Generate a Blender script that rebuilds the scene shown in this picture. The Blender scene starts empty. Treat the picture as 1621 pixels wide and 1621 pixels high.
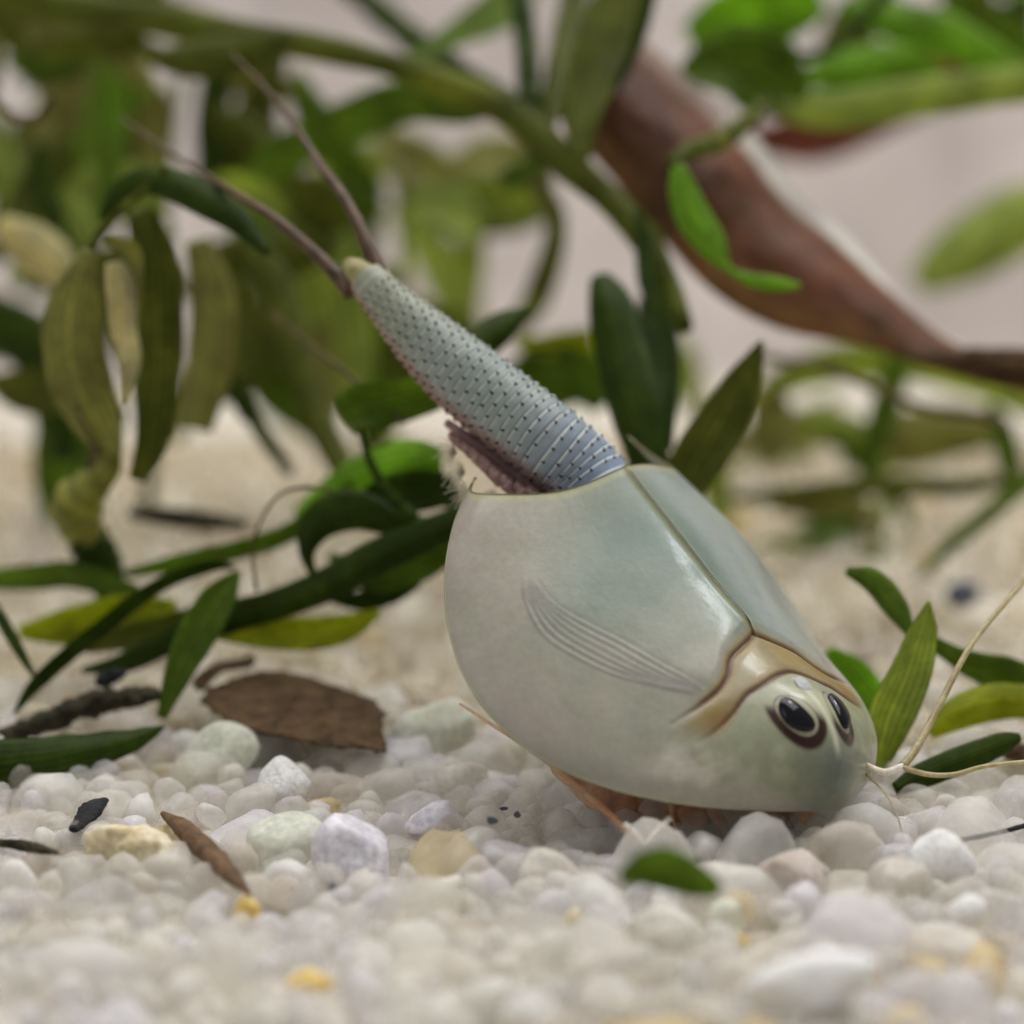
import bpy, math, random
import numpy as np
from mathutils import Vector, noise

# ------------------------------------------------------------------ camera, lamps, exposure
SC = bpy.context.scene
COL = SC.collection
MM = 0.001                                   # everything below is measured in millimetres
CAM = np.array([0.0, -72.0, 24.7]); PITCH = math.radians(10); FOV = math.radians(27)
FPX = 810.5 / math.tan(FOV / 2)              # focal length in photograph pixels
FW = np.array([0, math.cos(PITCH), -math.sin(PITCH)]); UP = np.array([0, math.sin(PITCH), math.cos(PITCH)]); RT = np.array([1.0, 0, 0])
cam_d = bpy.data.cameras.new('camera'); cam = bpy.data.objects.new('camera', cam_d); COL.objects.link(cam)
cam.location = CAM * MM; cam.rotation_euler = (math.pi / 2 - PITCH, 0, 0)
cam_d.sensor_width = 36; cam_d.lens = 18 / math.tan(FOV / 2)
cam_d.clip_start = 0.001; cam_d.clip_end = 20
cam_d.dof.use_dof = True; cam_d.dof.focus_distance = 78.6 * MM; cam_d.dof.aperture_fstop = 29
SC.camera = cam
W = bpy.data.worlds.new('World'); SC.world = W; W.use_nodes = True
W.node_tree.nodes['Background'].inputs[0].default_value = (0.86, 0.86, 0.82, 1); W.node_tree.nodes['Background'].inputs[1].default_value = 0.30
def area(name, loc, target, sx, sy, power, col):
    l = bpy.data.lights.new(name, 'AREA'); l.shape = 'RECTANGLE'; l.size = sx * MM; l.size_y = sy * MM; l.energy = power; l.color = col
    o = bpy.data.objects.new(name, l); COL.objects.link(o); o.location = np.array(loc) * MM
    o.rotation_euler = (Vector(target) - Vector(loc)).to_track_quat('-Z', 'Y').to_euler(); return o
area('tank_lamp', (20, 70, 240), (0, 20, 0), 320, 170, 0.72, (1.0, 0.975, 0.95))
area('highlight_lamp', (122, 72, 240), (8, 4, 4), 34, 26, 0.10, (0.95, 0.98, 1.0))  # added unseen lamp, placed to put highlights on the shield
area('front_fill_light', (-190, -170, 170), (0, 5, 0), 160, 160, 0.11, (0.93, 0.96, 1.0))  # soft cool fill from the front left
SC.view_settings.view_transform = 'Standard'; SC.view_settings.look = 'None'; SC.view_settings.gamma = 1; SC.view_settings.exposure = 0.0
SC.view_settings.use_curve_mapping = False
SC.render.engine = 'CYCLES'; SC.cycles.use_denoising = True
SC.cycles.max_bounces = 6; SC.cycles.diffuse_bounces = 3; SC.cycles.glossy_bounces = 2; SC.cycles.transmission_bounces = 5; SC.cycles.use_adaptive_sampling = True; SC.cycles.adaptive_threshold = 0.04; SC.cycles.caustics_refractive = False; SC.cycles.caustics_reflective = False
SC.cycles.sample_clamp_indirect = 4; SC.cycles.transparent_max_bounces = 8

# ------------------------------------------------------------------ helpers
rnd = random.Random(7); rng = np.random.default_rng(7)
def at(px, py, depth):
    return CAM + (FW + RT * (px - 810.5) / FPX - UP * (py - 810.5) / FPX) * depth
def ground(px, py, z=0.0):
    d = FW + RT * (px - 810.5) / FPX - UP * (py - 810.5) / FPX
    return CAM + d * ((z - CAM[2]) / d[2])
def gd(py, z=-0.3):
    """distance along the view axis of the gravel surface seen in pixel row py"""
    return (CAM[2] - z) / (math.sin(PITCH) + math.cos(PITCH) * (py - 810.5) / FPX)
def proj(P):
    d = np.asarray(P) - CAM; z = d @ FW
    return 810.5 + FPX * (d @ RT) / z, 810.5 - FPX * (d @ UP) / z, z
BASE = {}
def obj(name, V, F, mat, parent=None, smooth=True, base=None, col=None, uv=None):
    """one mesh object from world millimetre coordinates"""
    V = np.asarray(V, float)
    b = BASE[parent.name] if parent is not None else (np.zeros(3) if base is None else np.asarray(base, float))
    me = bpy.data.meshes.new(name)
    me.from_pydata(((V - b) * MM).tolist(), [], F if isinstance(F, list) else F.tolist()); me.update()
    if smooth: me.shade_smooth()
    if col is not None:
        a = me.color_attributes.new('pigment', 'FLOAT_COLOR', 'POINT')
        c = np.ones((len(V), 4), np.float32); c[:, :3] = col; a.data.foreach_set('color', c.ravel())
    if uv is not None:
        l = me.uv_layers.new(name='UVMap'); vi = np.zeros(len(me.loops), int); me.loops.foreach_get('vertex_index', vi)
        l.data.foreach_set('uv', np.asarray(uv, np.float32)[vi].ravel())
    me.materials.append(mat)
    o = bpy.data.objects.new(name, me); COL.objects.link(o)
    if parent is not None: o.parent = parent; BASE[o.name] = b
    else: o.location = b * MM; BASE[o.name] = b
    return o
def tag(o, label=None, cat=None, group=None, kind=None):
    if label: o['label'] = label
    if cat: o['category'] = cat
    if group: o['group'] = group
    if kind: o['kind'] = kind
    return o
def thing(name, base, label, cat, group=None):
    o = bpy.data.objects.new(name, None); COL.objects.link(o); o.empty_display_size = 0.002
    o.location = np.asarray(base) * MM; BASE[o.name] = np.asarray(base, float)
    return tag(o, label, cat, group)
def spline(P, n):
    """Catmull-Rom through P (k,d) sampled at n points"""
    P = np.asarray(P, float)
    if len(P) == 2: return P[0] + (P[1] - P[0]) * np.linspace(0, 1, n)[:, None]
    Q = np.vstack([2 * P[0] - P[1], P, 2 * P[-1] - P[-2]])
    x = np.linspace(0, len(P) - 1 - 1e-9, n); i = x.astype(int); f = (x - i)[:, None]
    a, b, c, d = Q[i], Q[i + 1], Q[i + 2], Q[i + 3]
    return 0.5 * (2 * b + (c - a) * f + (2 * a - 5 * b + 4 * c - d) * f ** 2 + (3 * b - a - 3 * c + d) * f ** 3)
def grid_faces(n, m, wrap=False):
    F = []
    for i in range(n - 1):
        for j in range(m if wrap else m - 1):
            F.append((i * m + j, i * m + (j + 1) % m, (i + 1) * m + (j + 1) % m, (i + 1) * m + j))
    return F
def frames(C, ref):
    t = np.gradient(C, axis=0); t /= np.linalg.norm(t, axis=1)[:, None] + 1e-12
    s = np.cross(t, ref); s /= np.linalg.norm(s, axis=1)[:, None] + 1e-12
    n = np.cross(s, t); return t, s, n
def tube(C, r, k=10, ref=(0.13, 0.2, 1), flat=1.0):
    C = np.asarray(C, float); r = np.broadcast_to(np.asarray(r, float), (len(C),))
    t, s, n = frames(C, np.asarray(ref, float))
    a = np.linspace(0, 2 * math.pi, k, endpoint=False)
    V = C[:, None] + r[:, None, None] * (s[:, None] * np.cos(a)[None, :, None] + flat * n[:, None] * np.sin(a)[None, :, None])
    V = V.reshape(-1, 3); F = grid_faces(len(C), k, True)
    V = np.vstack([V, C[0], C[-1]]); e = len(V)
    F += [(e - 2, (j + 1) % k, j) for j in range(k)] + [(e - 1, (len(C) - 1) * k + j, (len(C) - 1) * k + (j + 1) % k) for j in range(k)]
    return V, F
def nz(p, s, seed=0.0):
    return noise.noise(Vector((p[0] * s + seed, p[1] * s - seed * 1.7, p[2] * s + seed * .3)))

# ------------------------------------------------------------------ materials
def lin(r, g, b):
    return tuple((c / 255 / 12.92 if c / 255 <= .04045 else ((c / 255 + .055) / 1.055) ** 2.4) for c in (r, g, b))
class NT:
    def __init__(s, name):
        s.m = bpy.data.materials.new(name); s.m.use_nodes = True; s.t = s.m.node_tree; s.n = s.t.nodes; s.b = s.n['Principled BSDF']; s.out = s.n['Material Output']
    def add(s, kind, **kw):
        x = s.n.new('ShaderNode' + kind)
        for k, v in kw.items():
            if hasattr(x, k): setattr(x, k, v)
            else: x.inputs[k.replace('_', ' ')].default_value = v
        return x
    def link(s, a, b): s.t.links.new(a, b)
    def set(s, **kw):
        for k, v in kw.items(): s.b.inputs[k.replace('_', ' ')].default_value = v
    def ramp(s, fac, stops, interp='LINEAR'):
        r = s.add('ValToRGB'); r.color_ramp.interpolation = interp; e = r.color_ramp.elements
        while len(e) < len(stops): e.new(0.5)
        for q, (p, c) in zip(e, stops): q.position = p; q.color = (*c, 1) if len(c) == 3 else c
        s.link(fac, r.inputs[0]); return r
    def noise(s, scale, detail=4, coord=None, rough=.6):
        x = s.add('TexNoise'); x.inputs['Scale'].default_value = scale; x.inputs['Detail'].default_value = detail; x.inputs['Roughness'].default_value = rough
        if coord is not None: s.link(coord, x.inputs['Vector'])
        return x
    def obco(s): return s.add('TexCoord').outputs['Object']
    def bump(s, fac, strength, dist):
        x = s.add('Bump'); x.inputs['Strength'].default_value = strength; x.inputs['Distance'].default_value = dist
        s.link(fac, x.inputs['Height']); s.link(x.outputs[0], s.b.inputs['Normal']); return x
    def mul(s, a, b, fac=1.0):
        x = s.add('Mix', data_type='RGBA', blend_type='MULTIPLY'); x.inputs['Factor'].default_value = fac
        s.link(a, x.inputs['A']); s.link(b, x.inputs['B']); return x.outputs['Result']

def mat_leaf(name, c, trans=0.5, rough=0.42, mott=0.35):
    k = NT(name); co = k.obco(); n1 = k.noise(450, 5, co); n2 = k.noise(2600, 3, co)
    uv = k.add('UVMap'); sep = k.add('SeparateXYZ'); k.link(uv.outputs[0], sep.inputs[0])
    c = np.array(c)
    r1 = k.ramp(n1.outputs[0], [(0.28, tuple(c * (1 - mott))), (0.5, tuple(c)), (0.74, tuple(np.clip(c * (1 + mott) + (.012, .008, 0), 0, .8)))])
    wv = k.add('TexWave', wave_type='BANDS', bands_direction='X'); wv.inputs['Scale'].default_value = 2.2; wv.inputs['Distortion'].default_value = 1.5; wv.inputs['Detail'].default_value = 2
    k.link(uv.outputs[0], wv.inputs[0])
    r2 = k.ramp(wv.outputs[0], [(0, (.80, .80, .80)), (1, (1.12, 1.12, 1.10))])
    r3 = k.ramp(n2.outputs[0], [(0.3, (.82, .82, .82)), (0.7, (1.12, 1.12, 1.12))])
    # pale midrib at u = 0.5
    ab = k.add('Math', operation='SUBTRACT'); k.link(sep.outputs[0], ab.inputs[0]); ab.inputs[1].default_value = .5
    ab2 = k.add('Math', operation='ABSOLUTE'); k.link(ab.outputs[0], ab2.inputs[0])
    rib = k.ramp(ab2.outputs[0], [(0, (1.35, 1.3, 1.2)), (.07, (1, 1, 1))])
    colr = k.mul(k.mul(k.mul(r1.outputs[0], r2.outputs[0]), r3.outputs[0]), rib.outputs[0])
    k.link(colr, k.b.inputs['Base Color']); k.set(Roughness=rough, IOR=1.22)
    k.bump(n2.outputs[0], .25, .0001)
    tr = k.add('BsdfTranslucent'); mx = k.add('MixShader'); mx.inputs[0].default_value = trans
    g = k.add('Mix', data_type='RGBA', blend_type='MULTIPLY'); g.inputs['Factor'].default_value = 1; k.link(colr, g.inputs['A']); g.inputs['B'].default_value = (1.7, 1.6, 1.0, 1)
    k.link(g.outputs['Result'], tr.inputs[0]); k.link(k.b.outputs[0], mx.inputs[1]); k.link(tr.outputs[0], mx.inputs[2]); k.link(mx.outputs[0], k.out.inputs[0])
    return k.m
def mat_plain(name, c1, c2, scale=900, rough=.6, bump=.4, bd=.00015, sss=0.0, ior=1.33, detail=5, trans=0.0):
    k = NT(name); co = k.obco(); n = k.noise(scale, detail, co); n2 = k.noise(scale * 4.3, 3, co)
    r = k.ramp(n.outputs[0], [(.3, c1), (.7, c2)]); r2 = k.ramp(n2.outputs[0], [(.3, (.8, .8, .8)), (.7, (1.15, 1.15, 1.15))])
    k.link(k.mul(r.outputs[0], r2.outputs[0]), k.b.inputs['Base Color']); k.set(Roughness=rough, IOR=ior)
    if sss: k.b.inputs['Subsurface Weight'].default_value = sss; k.b.inputs['Subsurface Radius'].default_value = (1, .8, .65); k.b.inputs['Subsurface Scale'].default_value = .0007
    if trans: k.b.inputs['Alpha'].default_value = 1 - .62 * trans
    if bump: k.bump(n2.outputs[0], bump, bd)
    return k.m
def mat_quartz(name, tint=None):
    k = NT(name); co = k.obco(); oi = k.add('ObjectInfo'); ge = k.add('NewGeometry')
    ad = k.add('Math', operation='ADD'); k.link(oi.outputs['Random'], ad.inputs[0]); k.link(ge.outputs['Random Per Island'], ad.inputs[1])
    fr = k.add('Math', operation='FRACT'); k.link(ad.outputs[0], fr.inputs[0])
    m7 = k.add('Math', operation='MULTIPLY'); k.link(fr.outputs[0], m7.inputs[0]); m7.inputs[1].default_value = 7.31
    f7 = k.add('Math', operation='FRACT'); k.link(m7.outputs[0], f7.inputs[0])
    pal = k.ramp(fr.outputs[0], [(0, (.90, .87, .82)), (.15, (.86, .83, .77)), (.28, (.92, .91, .89)), (.42, (.82, .76, .68)), (.52, (.88, .86, .89)), (.64, (.91, .89, .83)), (.76, (.85, .83, .77)), (.86, (.90, .88, .92)), (.945, (.86, .73, .46)), (.965, (.94, .93, .91))], 'CONSTANT')
    n = k.noise(900, 5, co); nf = k.noise(5200, 4, co)
    r = k.ramp(n.outputs[0], [(.3, (.90, .88, .85)), (.62, (1.03, 1.03, 1.03))])
    cp = k.mul(pal.outputs[0], r.outputs[0])
    if tint: tn = k.add('RGB'); tn.outputs[0].default_value = (*tint, 1); cp = k.mul(cp, tn.outputs[0])
    k.link(cp, k.b.inputs['Base Color'])
    al = k.ramp(f7.outputs[0], [(0, (.40, .40, .40)), (.3, (.24, .24, .24)), (.55, (.5, .5, .5)), (.84, (.9, .9, .9))], 'CONSTANT')
    cl = k.ramp(n.outputs[0], [(.32, (.75, .75, .75)), (.68, (1.25, 1.25, 1.25))]); aa = k.mul(al.outputs[0], cl.outputs[0])
    ro = k.ramp(nf.outputs[0], [(.3, (.10, .10, .10)), (.7, (.38, .38, .38))]); k.link(ro.outputs[0], k.b.inputs['Roughness'])
    k.set(IOR=1.34); k.bump(nf.outputs[0], .25, .00012)
    tl = k.add('BsdfTranslucent'); mx = k.add('MixShader'); mx.inputs[0].default_value = .42; tp = k.add('BsdfTransparent'); m2 = k.add('MixShader')
    k.link(cp, tl.inputs[0]); k.link(k.b.outputs[0], mx.inputs[1]); k.link(tl.outputs[0], mx.inputs[2])
    k.link(aa, m2.inputs[0]); k.link(tp.outputs[0], m2.inputs[1]); k.link(mx.outputs[0], m2.inputs[2]); k.link(m2.outputs[0], k.out.inputs[0])
    return k.m

M = {}
LIGHTEN = 1.22
for nm, c, tr in [('olive', (94, 102, 42), .55), ('dark', (58, 76, 24), .5), ('mid', (94, 116, 42), .6), ('vivid', (116, 150, 56), .65), ('pale', (136, 150, 84), .6),
                  ('old', (126, 128, 74), .5), ('ghost', (178, 174, 140), .5), ('yellow', (140, 150, 40), .6), ('grey', (118, 118, 84), .4), ('twig', (84, 72, 44), .15)]:
    M[nm] = mat_leaf('leaf_' + nm, tuple(LIGHTEN * q for q in lin(*c)), tr)
M['quartz'] = mat_quartz('quartz_grain'); M['shade_tinted'] = mat_quartz('shade_tinted_quartz_grain', (.84, .79, .66))  # second one for far grains: shade of the plants put into the tint
M['bed'] = mat_plain('gravel_bed', (.62, .57, .47), (.80, .75, .65), 500, .7, .8, .0005)
M['panel'] = mat_plain('back_panel', (.54, .47, .46), (.72, .66, .65), 18, .55, 0)

# ------------------------------------------------------------------ gravel bed, back panel
def bedz(x, y): return 0.35 * nz((x, y, 0), .07, 3.1) - 0.6
n = 90; xs = np.linspace(-170, 170, n); ys = np.concatenate([np.linspace(-90, 168, n)])
V = [(x, y, bedz(x, y) - .75) for y in ys for x in xs]
bed = obj('gravel_bed', V, grid_faces(n, n), M['bed']); tag(bed, kind='structure')
V = []
for y0, z0 in ((160, -2), (160, 200), (163, 200), (163, -2)):
    V += [(-170, y0, z0), (170, y0, z0)]
panel = obj('back_panel', V, [(0, 1, 3, 2), (2, 3, 5, 4), (4, 5, 7, 6), (6, 7, 1, 0), (0, 2, 4, 6), (1, 7, 5, 3)], M['panel'], smooth=False); tag(panel, kind='structure')

# ------------------------------------------------------------------ grains
import bmesh
def icos(sub):
    bm = bmesh.new(); bmesh.ops.create_icosphere(bm, subdivisions=sub, radius=1)
    V = np.array([v.co[:] for v in bm.verts]); F = [tuple(v.index for v in f.verts) for f in bm.faces]; bm.free(); return V, F
ICO = {s: icos(s) for s in (1, 2, 3, 4)}
def grain_shape(sub, seed, k=11, sharp=12, lump=.05, elong=(1, .85, .72)):
    r = np.random.default_rng(seed); V, F = ICO[sub]
    N = r.standard_normal((k, 3)); N /= np.linalg.norm(N, axis=1)[:, None]; D = r.uniform(.60, 1.0, k)
    q = np.clip(V @ N.T / D, 0, None); rad = ((q ** sharp).sum(1) + .35) ** (-1 / sharp)
    if lump: rad = rad * np.array([1 + lump * nz(v, 1.9, seed % 97) + .4 * lump * nz(v, 5.0, seed % 89) for v in V])
    return V * rad[:, None] * np.array(elong), F
def rotm(r):
    q = r.standard_normal(4); q /= np.linalg.norm(q); w, x, y, z = q
    return np.array([[1 - 2 * (y * y + z * z), 2 * (x * y - z * w), 2 * (x * z + y * w)], [2 * (x * y + z * w), 1 - 2 * (x * x + z * z), 2 * (y * z - x * w)], [2 * (x * z - y * w), 2 * (y * z + x * w), 1 - 2 * (x * x + y * y)]])
# distinctive stones are placed first so that the grains keep clear of them
SPECIAL = []   # (centre, radius)
cells = {}
def clear(p, r, f):
    i, j = int(p[0] // 2), int(p[1] // 2)
    for a in (-1, 0, 1):
        for b in (-1, 0, 1):
            for (q, s) in cells.get((i + a, j + b), ()):
                if (q[0] - p[0]) ** 2 + (q[1] - p[1]) ** 2 + (q[2] - p[2]) ** 2 < (f * (r + s)) ** 2: return False
    return True
grains = []
def try_grain(x, y, z, r, f):
    p = (x, y, z)
    if clear(p, r, f):
        cells.setdefault((int(x // 2), int(y // 2)), []).append((p, r)); grains.append((p, r)); return True
    return False
def scatter(n, x0, x1, y0, y1, r0, r1, zoff, f):
    for _ in range(n):
        y = rng.uniform(y0, y1); x = rng.uniform(x0, x1)
        if abs(x) > 26 + (y + 20) * .42: continue
        r = r0 + (r1 - r0) * rng.random() ** 1.9
        try_grain(x, y, bedz(x, y) + zoff + rng.uniform(-.25, .25) - .2 * r, r, f)
def stone(name, px, py, rpx, label, cat, mat, seed, elong=(1, .85, .75), sharp=12, lump=.06, k=11, tilt=None, lift=.45, group=None):
    """a stone of its own: pixel centre on the gravel, radius in photograph pixels"""
    c = ground(px, py, 0.0); dep = (c - CAM) @ FW; r = rpx * dep / FPX
    c = ground(px, py, bedz(c[0], c[1]) + lift * r)
    V, F = grain_shape(4, seed, k, sharp, lump, elong)
    if tilt is None: V = V @ rotm(np.random.default_rng(seed + 5)).T
    else:
        a = math.radians(tilt); V = V @ np.array([[math.cos(a), 0, -math.sin(a)], [0, 1, 0], [math.sin(a), 0, math.cos(a)]]).T
    cells.setdefault((int(c[0] // 2), int(c[1] // 2)), []).append((tuple(c), r * .9))
    for dx in (-.5, .5): cells.setdefault((int((c[0] + dx * r) // 2), int(c[1] // 2)), []).append(((c[0] + dx * r, c[1], c[2]), r * .6))
    return tag(obj(name, V * r + c, F, mat, base=c - (0, 0, r * .5)), label, cat, group)
M['chalk'] = mat_plain('chalk_white', (.84, .83, .81), (.95, .95, .94), 1500, .7, .8, .0002, .5)
M['cream'] = mat_plain('cream_crumb', (.62, .50, .27), (.84, .79, .64), 700, .6, .7, .0002, .6)
M['lilac'] = mat_plain('lilac_quartz', (.62, .60, .66), (.82, .80, .86), 900, .22, .4, .00015, .8, 1.35)
M['glass'] = mat_plain('clear_quartz', (.72, .67, .58), (.86, .82, .75), 800, .2, .3, .0001, .5, 1.2, trans=.7)
M['green_glass'] = mat_plain('greenish_quartz', (.70, .72, .60), (.84, .86, .76), 800, .2, .3, .0001, .6, 1.2, trans=.5)
M['smoky'] = mat_plain('smoky_quartz', (.56, .48, .42), (.72, .65, .60), 800, .3, .3, .0001, .7, 1.25, trans=.3)
M['amber'] = mat_plain('amber_grain', (.62, .42, .10), (.80, .64, .28), 900, .35, .4, .0001, .7)
M['rust'] = mat_plain('rust_grain', (.40, .16, .06), (.58, .28, .14), 900, .6, .4, .0001, .3)
M['blue'] = mat_plain('slate_grain', (.05, .06, .08), (.12, .13, .16), 900, .6, .4, .0001)
S = stone
S('pebble', 455, 1240, 46, 'round chalky white pebble resting under the brown bark flake', 'pebble', M['chalk'], 11, (1, .9, .95), 8, .05, 14, None, .8)
S('pebble', 212, 1342, 78, 'lumpy cream crumb of stone touching the end of the brown seed sliver', 'pebble', M['cream'], 12, (1, .6, .50), 7, .25, 9, -4, .45)
S('pebble', 562, 1352, 72, 'lilac tinted angular quartz pebble with bright glints', 'pebble', M['lilac'], 13, (.92, .8, 1.0), 22, .04, 9, 20, .35)
S('pebble', 455, 1335, 60, 'smooth milky green pebble beside the lilac quartz pebble', 'pebble', M['green_glass'], 19, (1, .8, .9), 9, .04, 9, 10, .3)
S('pebble', 872, 1384, 62, 'clear glassy oval pebble lying under the shrimp belly', 'pebble', M['glass'], 14, (1, .7, .72), 6, .03, 14, -25, .4)
S('pebble', 1485, 1356, 56, 'chalk white pebble with a brown flank near the dark twig', 'pebble', M['chalk'], 15, (1, .8, .80), 14, .08, 8, -18, .85)
S('pebble', 1528, 1442, 32, 'small bright white cube shaped stone below the chalk white pebble', 'pebble', M['chalk'], 16, (1, .9, .8), 20, .03, 7, 10, .9)
S('stone_chip', 1282, 1556, 104, 'flat elongated bright white stone chip lying in the gravel', 'stone chip', M['chalk'], 17, (1, .5, .40), 22, .03, 8, 14, .85)
S('pebble', 1250, 1392, 66, 'smoky wedge shaped quartz pebble in the shadow of the shrimp head', 'pebble', M['smoky'], 18, (.8, .7, 1.05), 18, .05, 7, 12, .3)
S('pebble', 1150, 1458, 36, 'small greenish clear pebble with flat faces', 'pebble', M['green_glass'], 20, (.95, .8, 1), 20, .03, 8, 0, .5)
S('pebble', 392, 1452, 34, 'amber yellow grain under the tip of the seed sliver', 'pebble', M['amber'], 21, (.75, .7, 1), 10, .05, 9, 10, .4)
S('pebble', 486, 1556, 40, 'pale yellow stone half sunk among white gravel', 'pebble', M['amber'], 22, (1, .8, .6), 10, .05, 9, 10, .3)
S('pebble', 905, 1462, 24, 'tiny cream tooth shaped grain beside the glassy oval pebble', 'pebble', M['cream'], 23, (.65, .6, 1.1), 14, .05, 9, -12, .5)
S('pebble', 1392, 1552, 16, 'tiny rust orange grain touching the flat white chip', 'pebble', M['rust'], 24, lift=.9)
S('pebble', 1176, 1488, 13, 'tiny orange bead grain below the greenish clear pebble', 'pebble', M['amber'], 25, lift=1.0)
S('pebble', 1525, 942, 34, 'slate blue dark pebble alone on pale gravel behind the shrimp', 'pebble', M['blue'], 26, (1, .7, .6), lift=.6)
S('pebble', 282, 655, 30, 'black lump lying behind the hanging old leaves', 'pebble', M['blue'], 27, (1, .9, 1), lift=1.0)
S('crystal_shard', 688, 1158, 66, 'large pale mint translucent crystal shard between bark flake and shield', 'crystal', M['green_glass'], 33, (1, .7, .85), 40, .03, 7, 20, .6)
S('pebble', 730, 1236, 46, 'clear grey-brown pebble with dark edge specks near the shield margin', 'pebble', M['glass'], 34, (1, .8, .8), 8, .05, 11, 10, .5)
S('pebble', 690, 1300, 50, 'frosted white stone with a hollow underside near the black specks', 'pebble', M['lilac'], 35, (1.1, .7, .62), 24, .08, 8, 12, .5)
S('pebble', 350, 1200, 62, 'pale green-white crystal pebble in front of the bark flake tip', 'pebble', M['green_glass'], 36, (1, .8, .85), 20, .04, 8, 30, .5)
S('pebble', 1425, 1402, 52, 'smooth pale grey pebble leaning on the chalk white pebble', 'pebble', M['glass'], 37, (1, .8, .9), 9, .04, 9, 0, .6)
for q, (x, y, r) in enumerate([(780, 1299, 8), (819, 1289, 6), (797, 1280, 5), (526, 1404, 6)]):
    S('peat_speck', x, y, r, ('largest black peat speck on the clear grains beside the belly', 'round black peat speck next to the largest speck', 'flat tiny black peat sliver above the two round specks', 'lone black speck at the foot of the lilac quartz pebble')[q], 'speck', M['blue'], 40 + q, ((1, .8, 1.2), (1, .9, .9), (1.5, .8, .4), (1, .8, 1.2))[q], lift=9, group='peat specks on the gravel')

scatter(5000, -30, 30, -19, 26, 1.0, 2.05, -.15, .62)
scatter(5000, -30, 30, -19, 26, .55, 1.1, .30, .60)
scatter(5000, -60, 60, 26, 108, .9, 1.8, .05, .72)
# the largest in view are pebbles of their own under the bed, the rest is one mass
def key(g):
    x, y, d = proj(g[0])
    return (-30 < x < 1650 and 1120 < y < 1650), g[1] / d
order = sorted(range(len(grains)), key=lambda i: (not key(grains[i])[0], -key(grains[i])[1] - .004 * grains[i][0][2]))
single = set(order[:300])
shapes = []
for q in range(26):
    V, F = grain_shape(3, 100 + q, k=7 + q % 5, sharp=(14, 26, 48)[q % 3], lump=.09, elong=(1, rnd.uniform(.75, .95), rnd.uniform(.62, .85)))
    me = bpy.data.meshes.new('pebble'); me.from_pydata((V * MM).tolist(), [], F); me.shade_smooth(); me.materials.append(M['quartz']); shapes.append(me)
low = {s: [grain_shape(s, 300 + q, k=9 + q % 5, sharp=(9, 14, 20)[q % 3], lump=.0) for q in range(12)] for s in (1, 2)}
mass = {'quartz': ([], [], [0]), 'shade_tinted': ([], [], [0])}
for i in range(len(grains)):
    p, r = grains[i]
    if i in single:
        o = bpy.data.objects.new('pebble', shapes[rnd.randrange(26)]); COL.objects.link(o); o.parent = bed
        o.location = np.array(p) * MM; s = r * 1.22; o.scale = (s, s, s); o.rotation_euler = [rnd.uniform(0, 6.28) for _ in range(3)]
    else:
        V, F = low[2 if p[1] < 18 else 1][rnd.randrange(12)]; GV, GF, off = mass['quartz' if p[1] < 12 + 6 * nz(p, .12, 2.0) else 'shade_tinted']
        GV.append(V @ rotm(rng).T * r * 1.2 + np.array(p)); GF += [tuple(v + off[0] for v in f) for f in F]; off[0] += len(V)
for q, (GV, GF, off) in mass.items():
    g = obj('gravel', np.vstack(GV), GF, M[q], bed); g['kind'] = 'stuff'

# ------------------------------------------------------------------ the tadpole shrimp
NAMES = 'L W a n wr Hc ah nh hr m2 e1 e2 notch nk rx ry rz px py dz'.split()
Q = dict(zip(NAMES, [17.9311, 9.0, .5376, 1.9558, .45, 4.2639, .5674, 3.0, .8305, 6.0, 1.4, 1.5, .1802, 2.0292, -.1369, .5023, -.9082, 1083.2082, 979.6786, -.5]))
WT = np.array([[-0.073,0.173,0.262],[-0.031,0.075,0.114],[0.026,-0.055,-0.085],[0.079,-0.103,-0.186],[0.094,-0.111,-0.208],[0.02,-0.141,-0.181],[-0.125,-0.148,-0.066],[-0.091,0.011,0.09],[0.074,0.188,0.155],[-0.021,0.071,0.1],[0.074,0.032,-0.025],[-0.058,-0.208,-0.192],[-0.535,0.011,0.466],[0.004,0.442,0.51],[0.487,0.17,-0.216],[0.066,-0.117,-0.192],[-0.112,0.112,0.224],[0.114,0.093,0.012],[0.172,-0.107,-0.27],[-0.171,-0.033,0.107],[0.18,0.151,0.023],[0.004,-0.189,-0.222],[-0.152,-0.192,-0.093],[0.112,-0.267,-0.405],[-0.15,0.165,0.319],[-0.184,-0.248,-0.131],[0.064,-0.107,-0.178],[-0.234,-0.188,-0.019],[0.272,-0.061,-0.301],[-0.159,-0.0,0.135],[0.233,0.075,-0.111],[0.342,0.184,-0.077],[-0.297,0.165,0.444],[0.273,-0.051,-0.29],[0.227,-0.23,-0.459],[-0.327,0.279,0.601],[0.225,-0.034,-0.23],[-0.156,0.32,0.503],[0.124,-0.028,-0.138],[-0.78,-0.202,0.427],[-0.069,-0.095,-0.052],[0.071,-0.132,-0.213],[-0.318,-0.353,-0.139],[0.324,-0.144,-0.442],[0.015,0.076,0.075],[1.477,0.429,-0.756],[-1.227,-0.443,0.527],[0.365,-0.186,-0.525],[1.169,0.715,-0.163],[-0.744,-0.223,0.373],[0.907,0.479,-0.214],[-0.454,0.581,1.059],[-0.269,0.038,0.272],[0.248,-0.07,-0.292],[0.97,0.193,-0.599],[-1.842,-0.074,1.476],[-0.082,-0.194,-0.155],[1.28,0.289,-0.75],[-1.667,-0.714,0.587],[0.046,-0.001,-0.04],[0.952,-0.151,-0.982],[0.017,-0.83,-0.977],[-1.105,1.052,2.156]])
def prof(t, a, n): return np.clip(1 - np.clip(1 - t / a, 0, 1) ** n, 0, 1) ** (1 / n)
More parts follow.
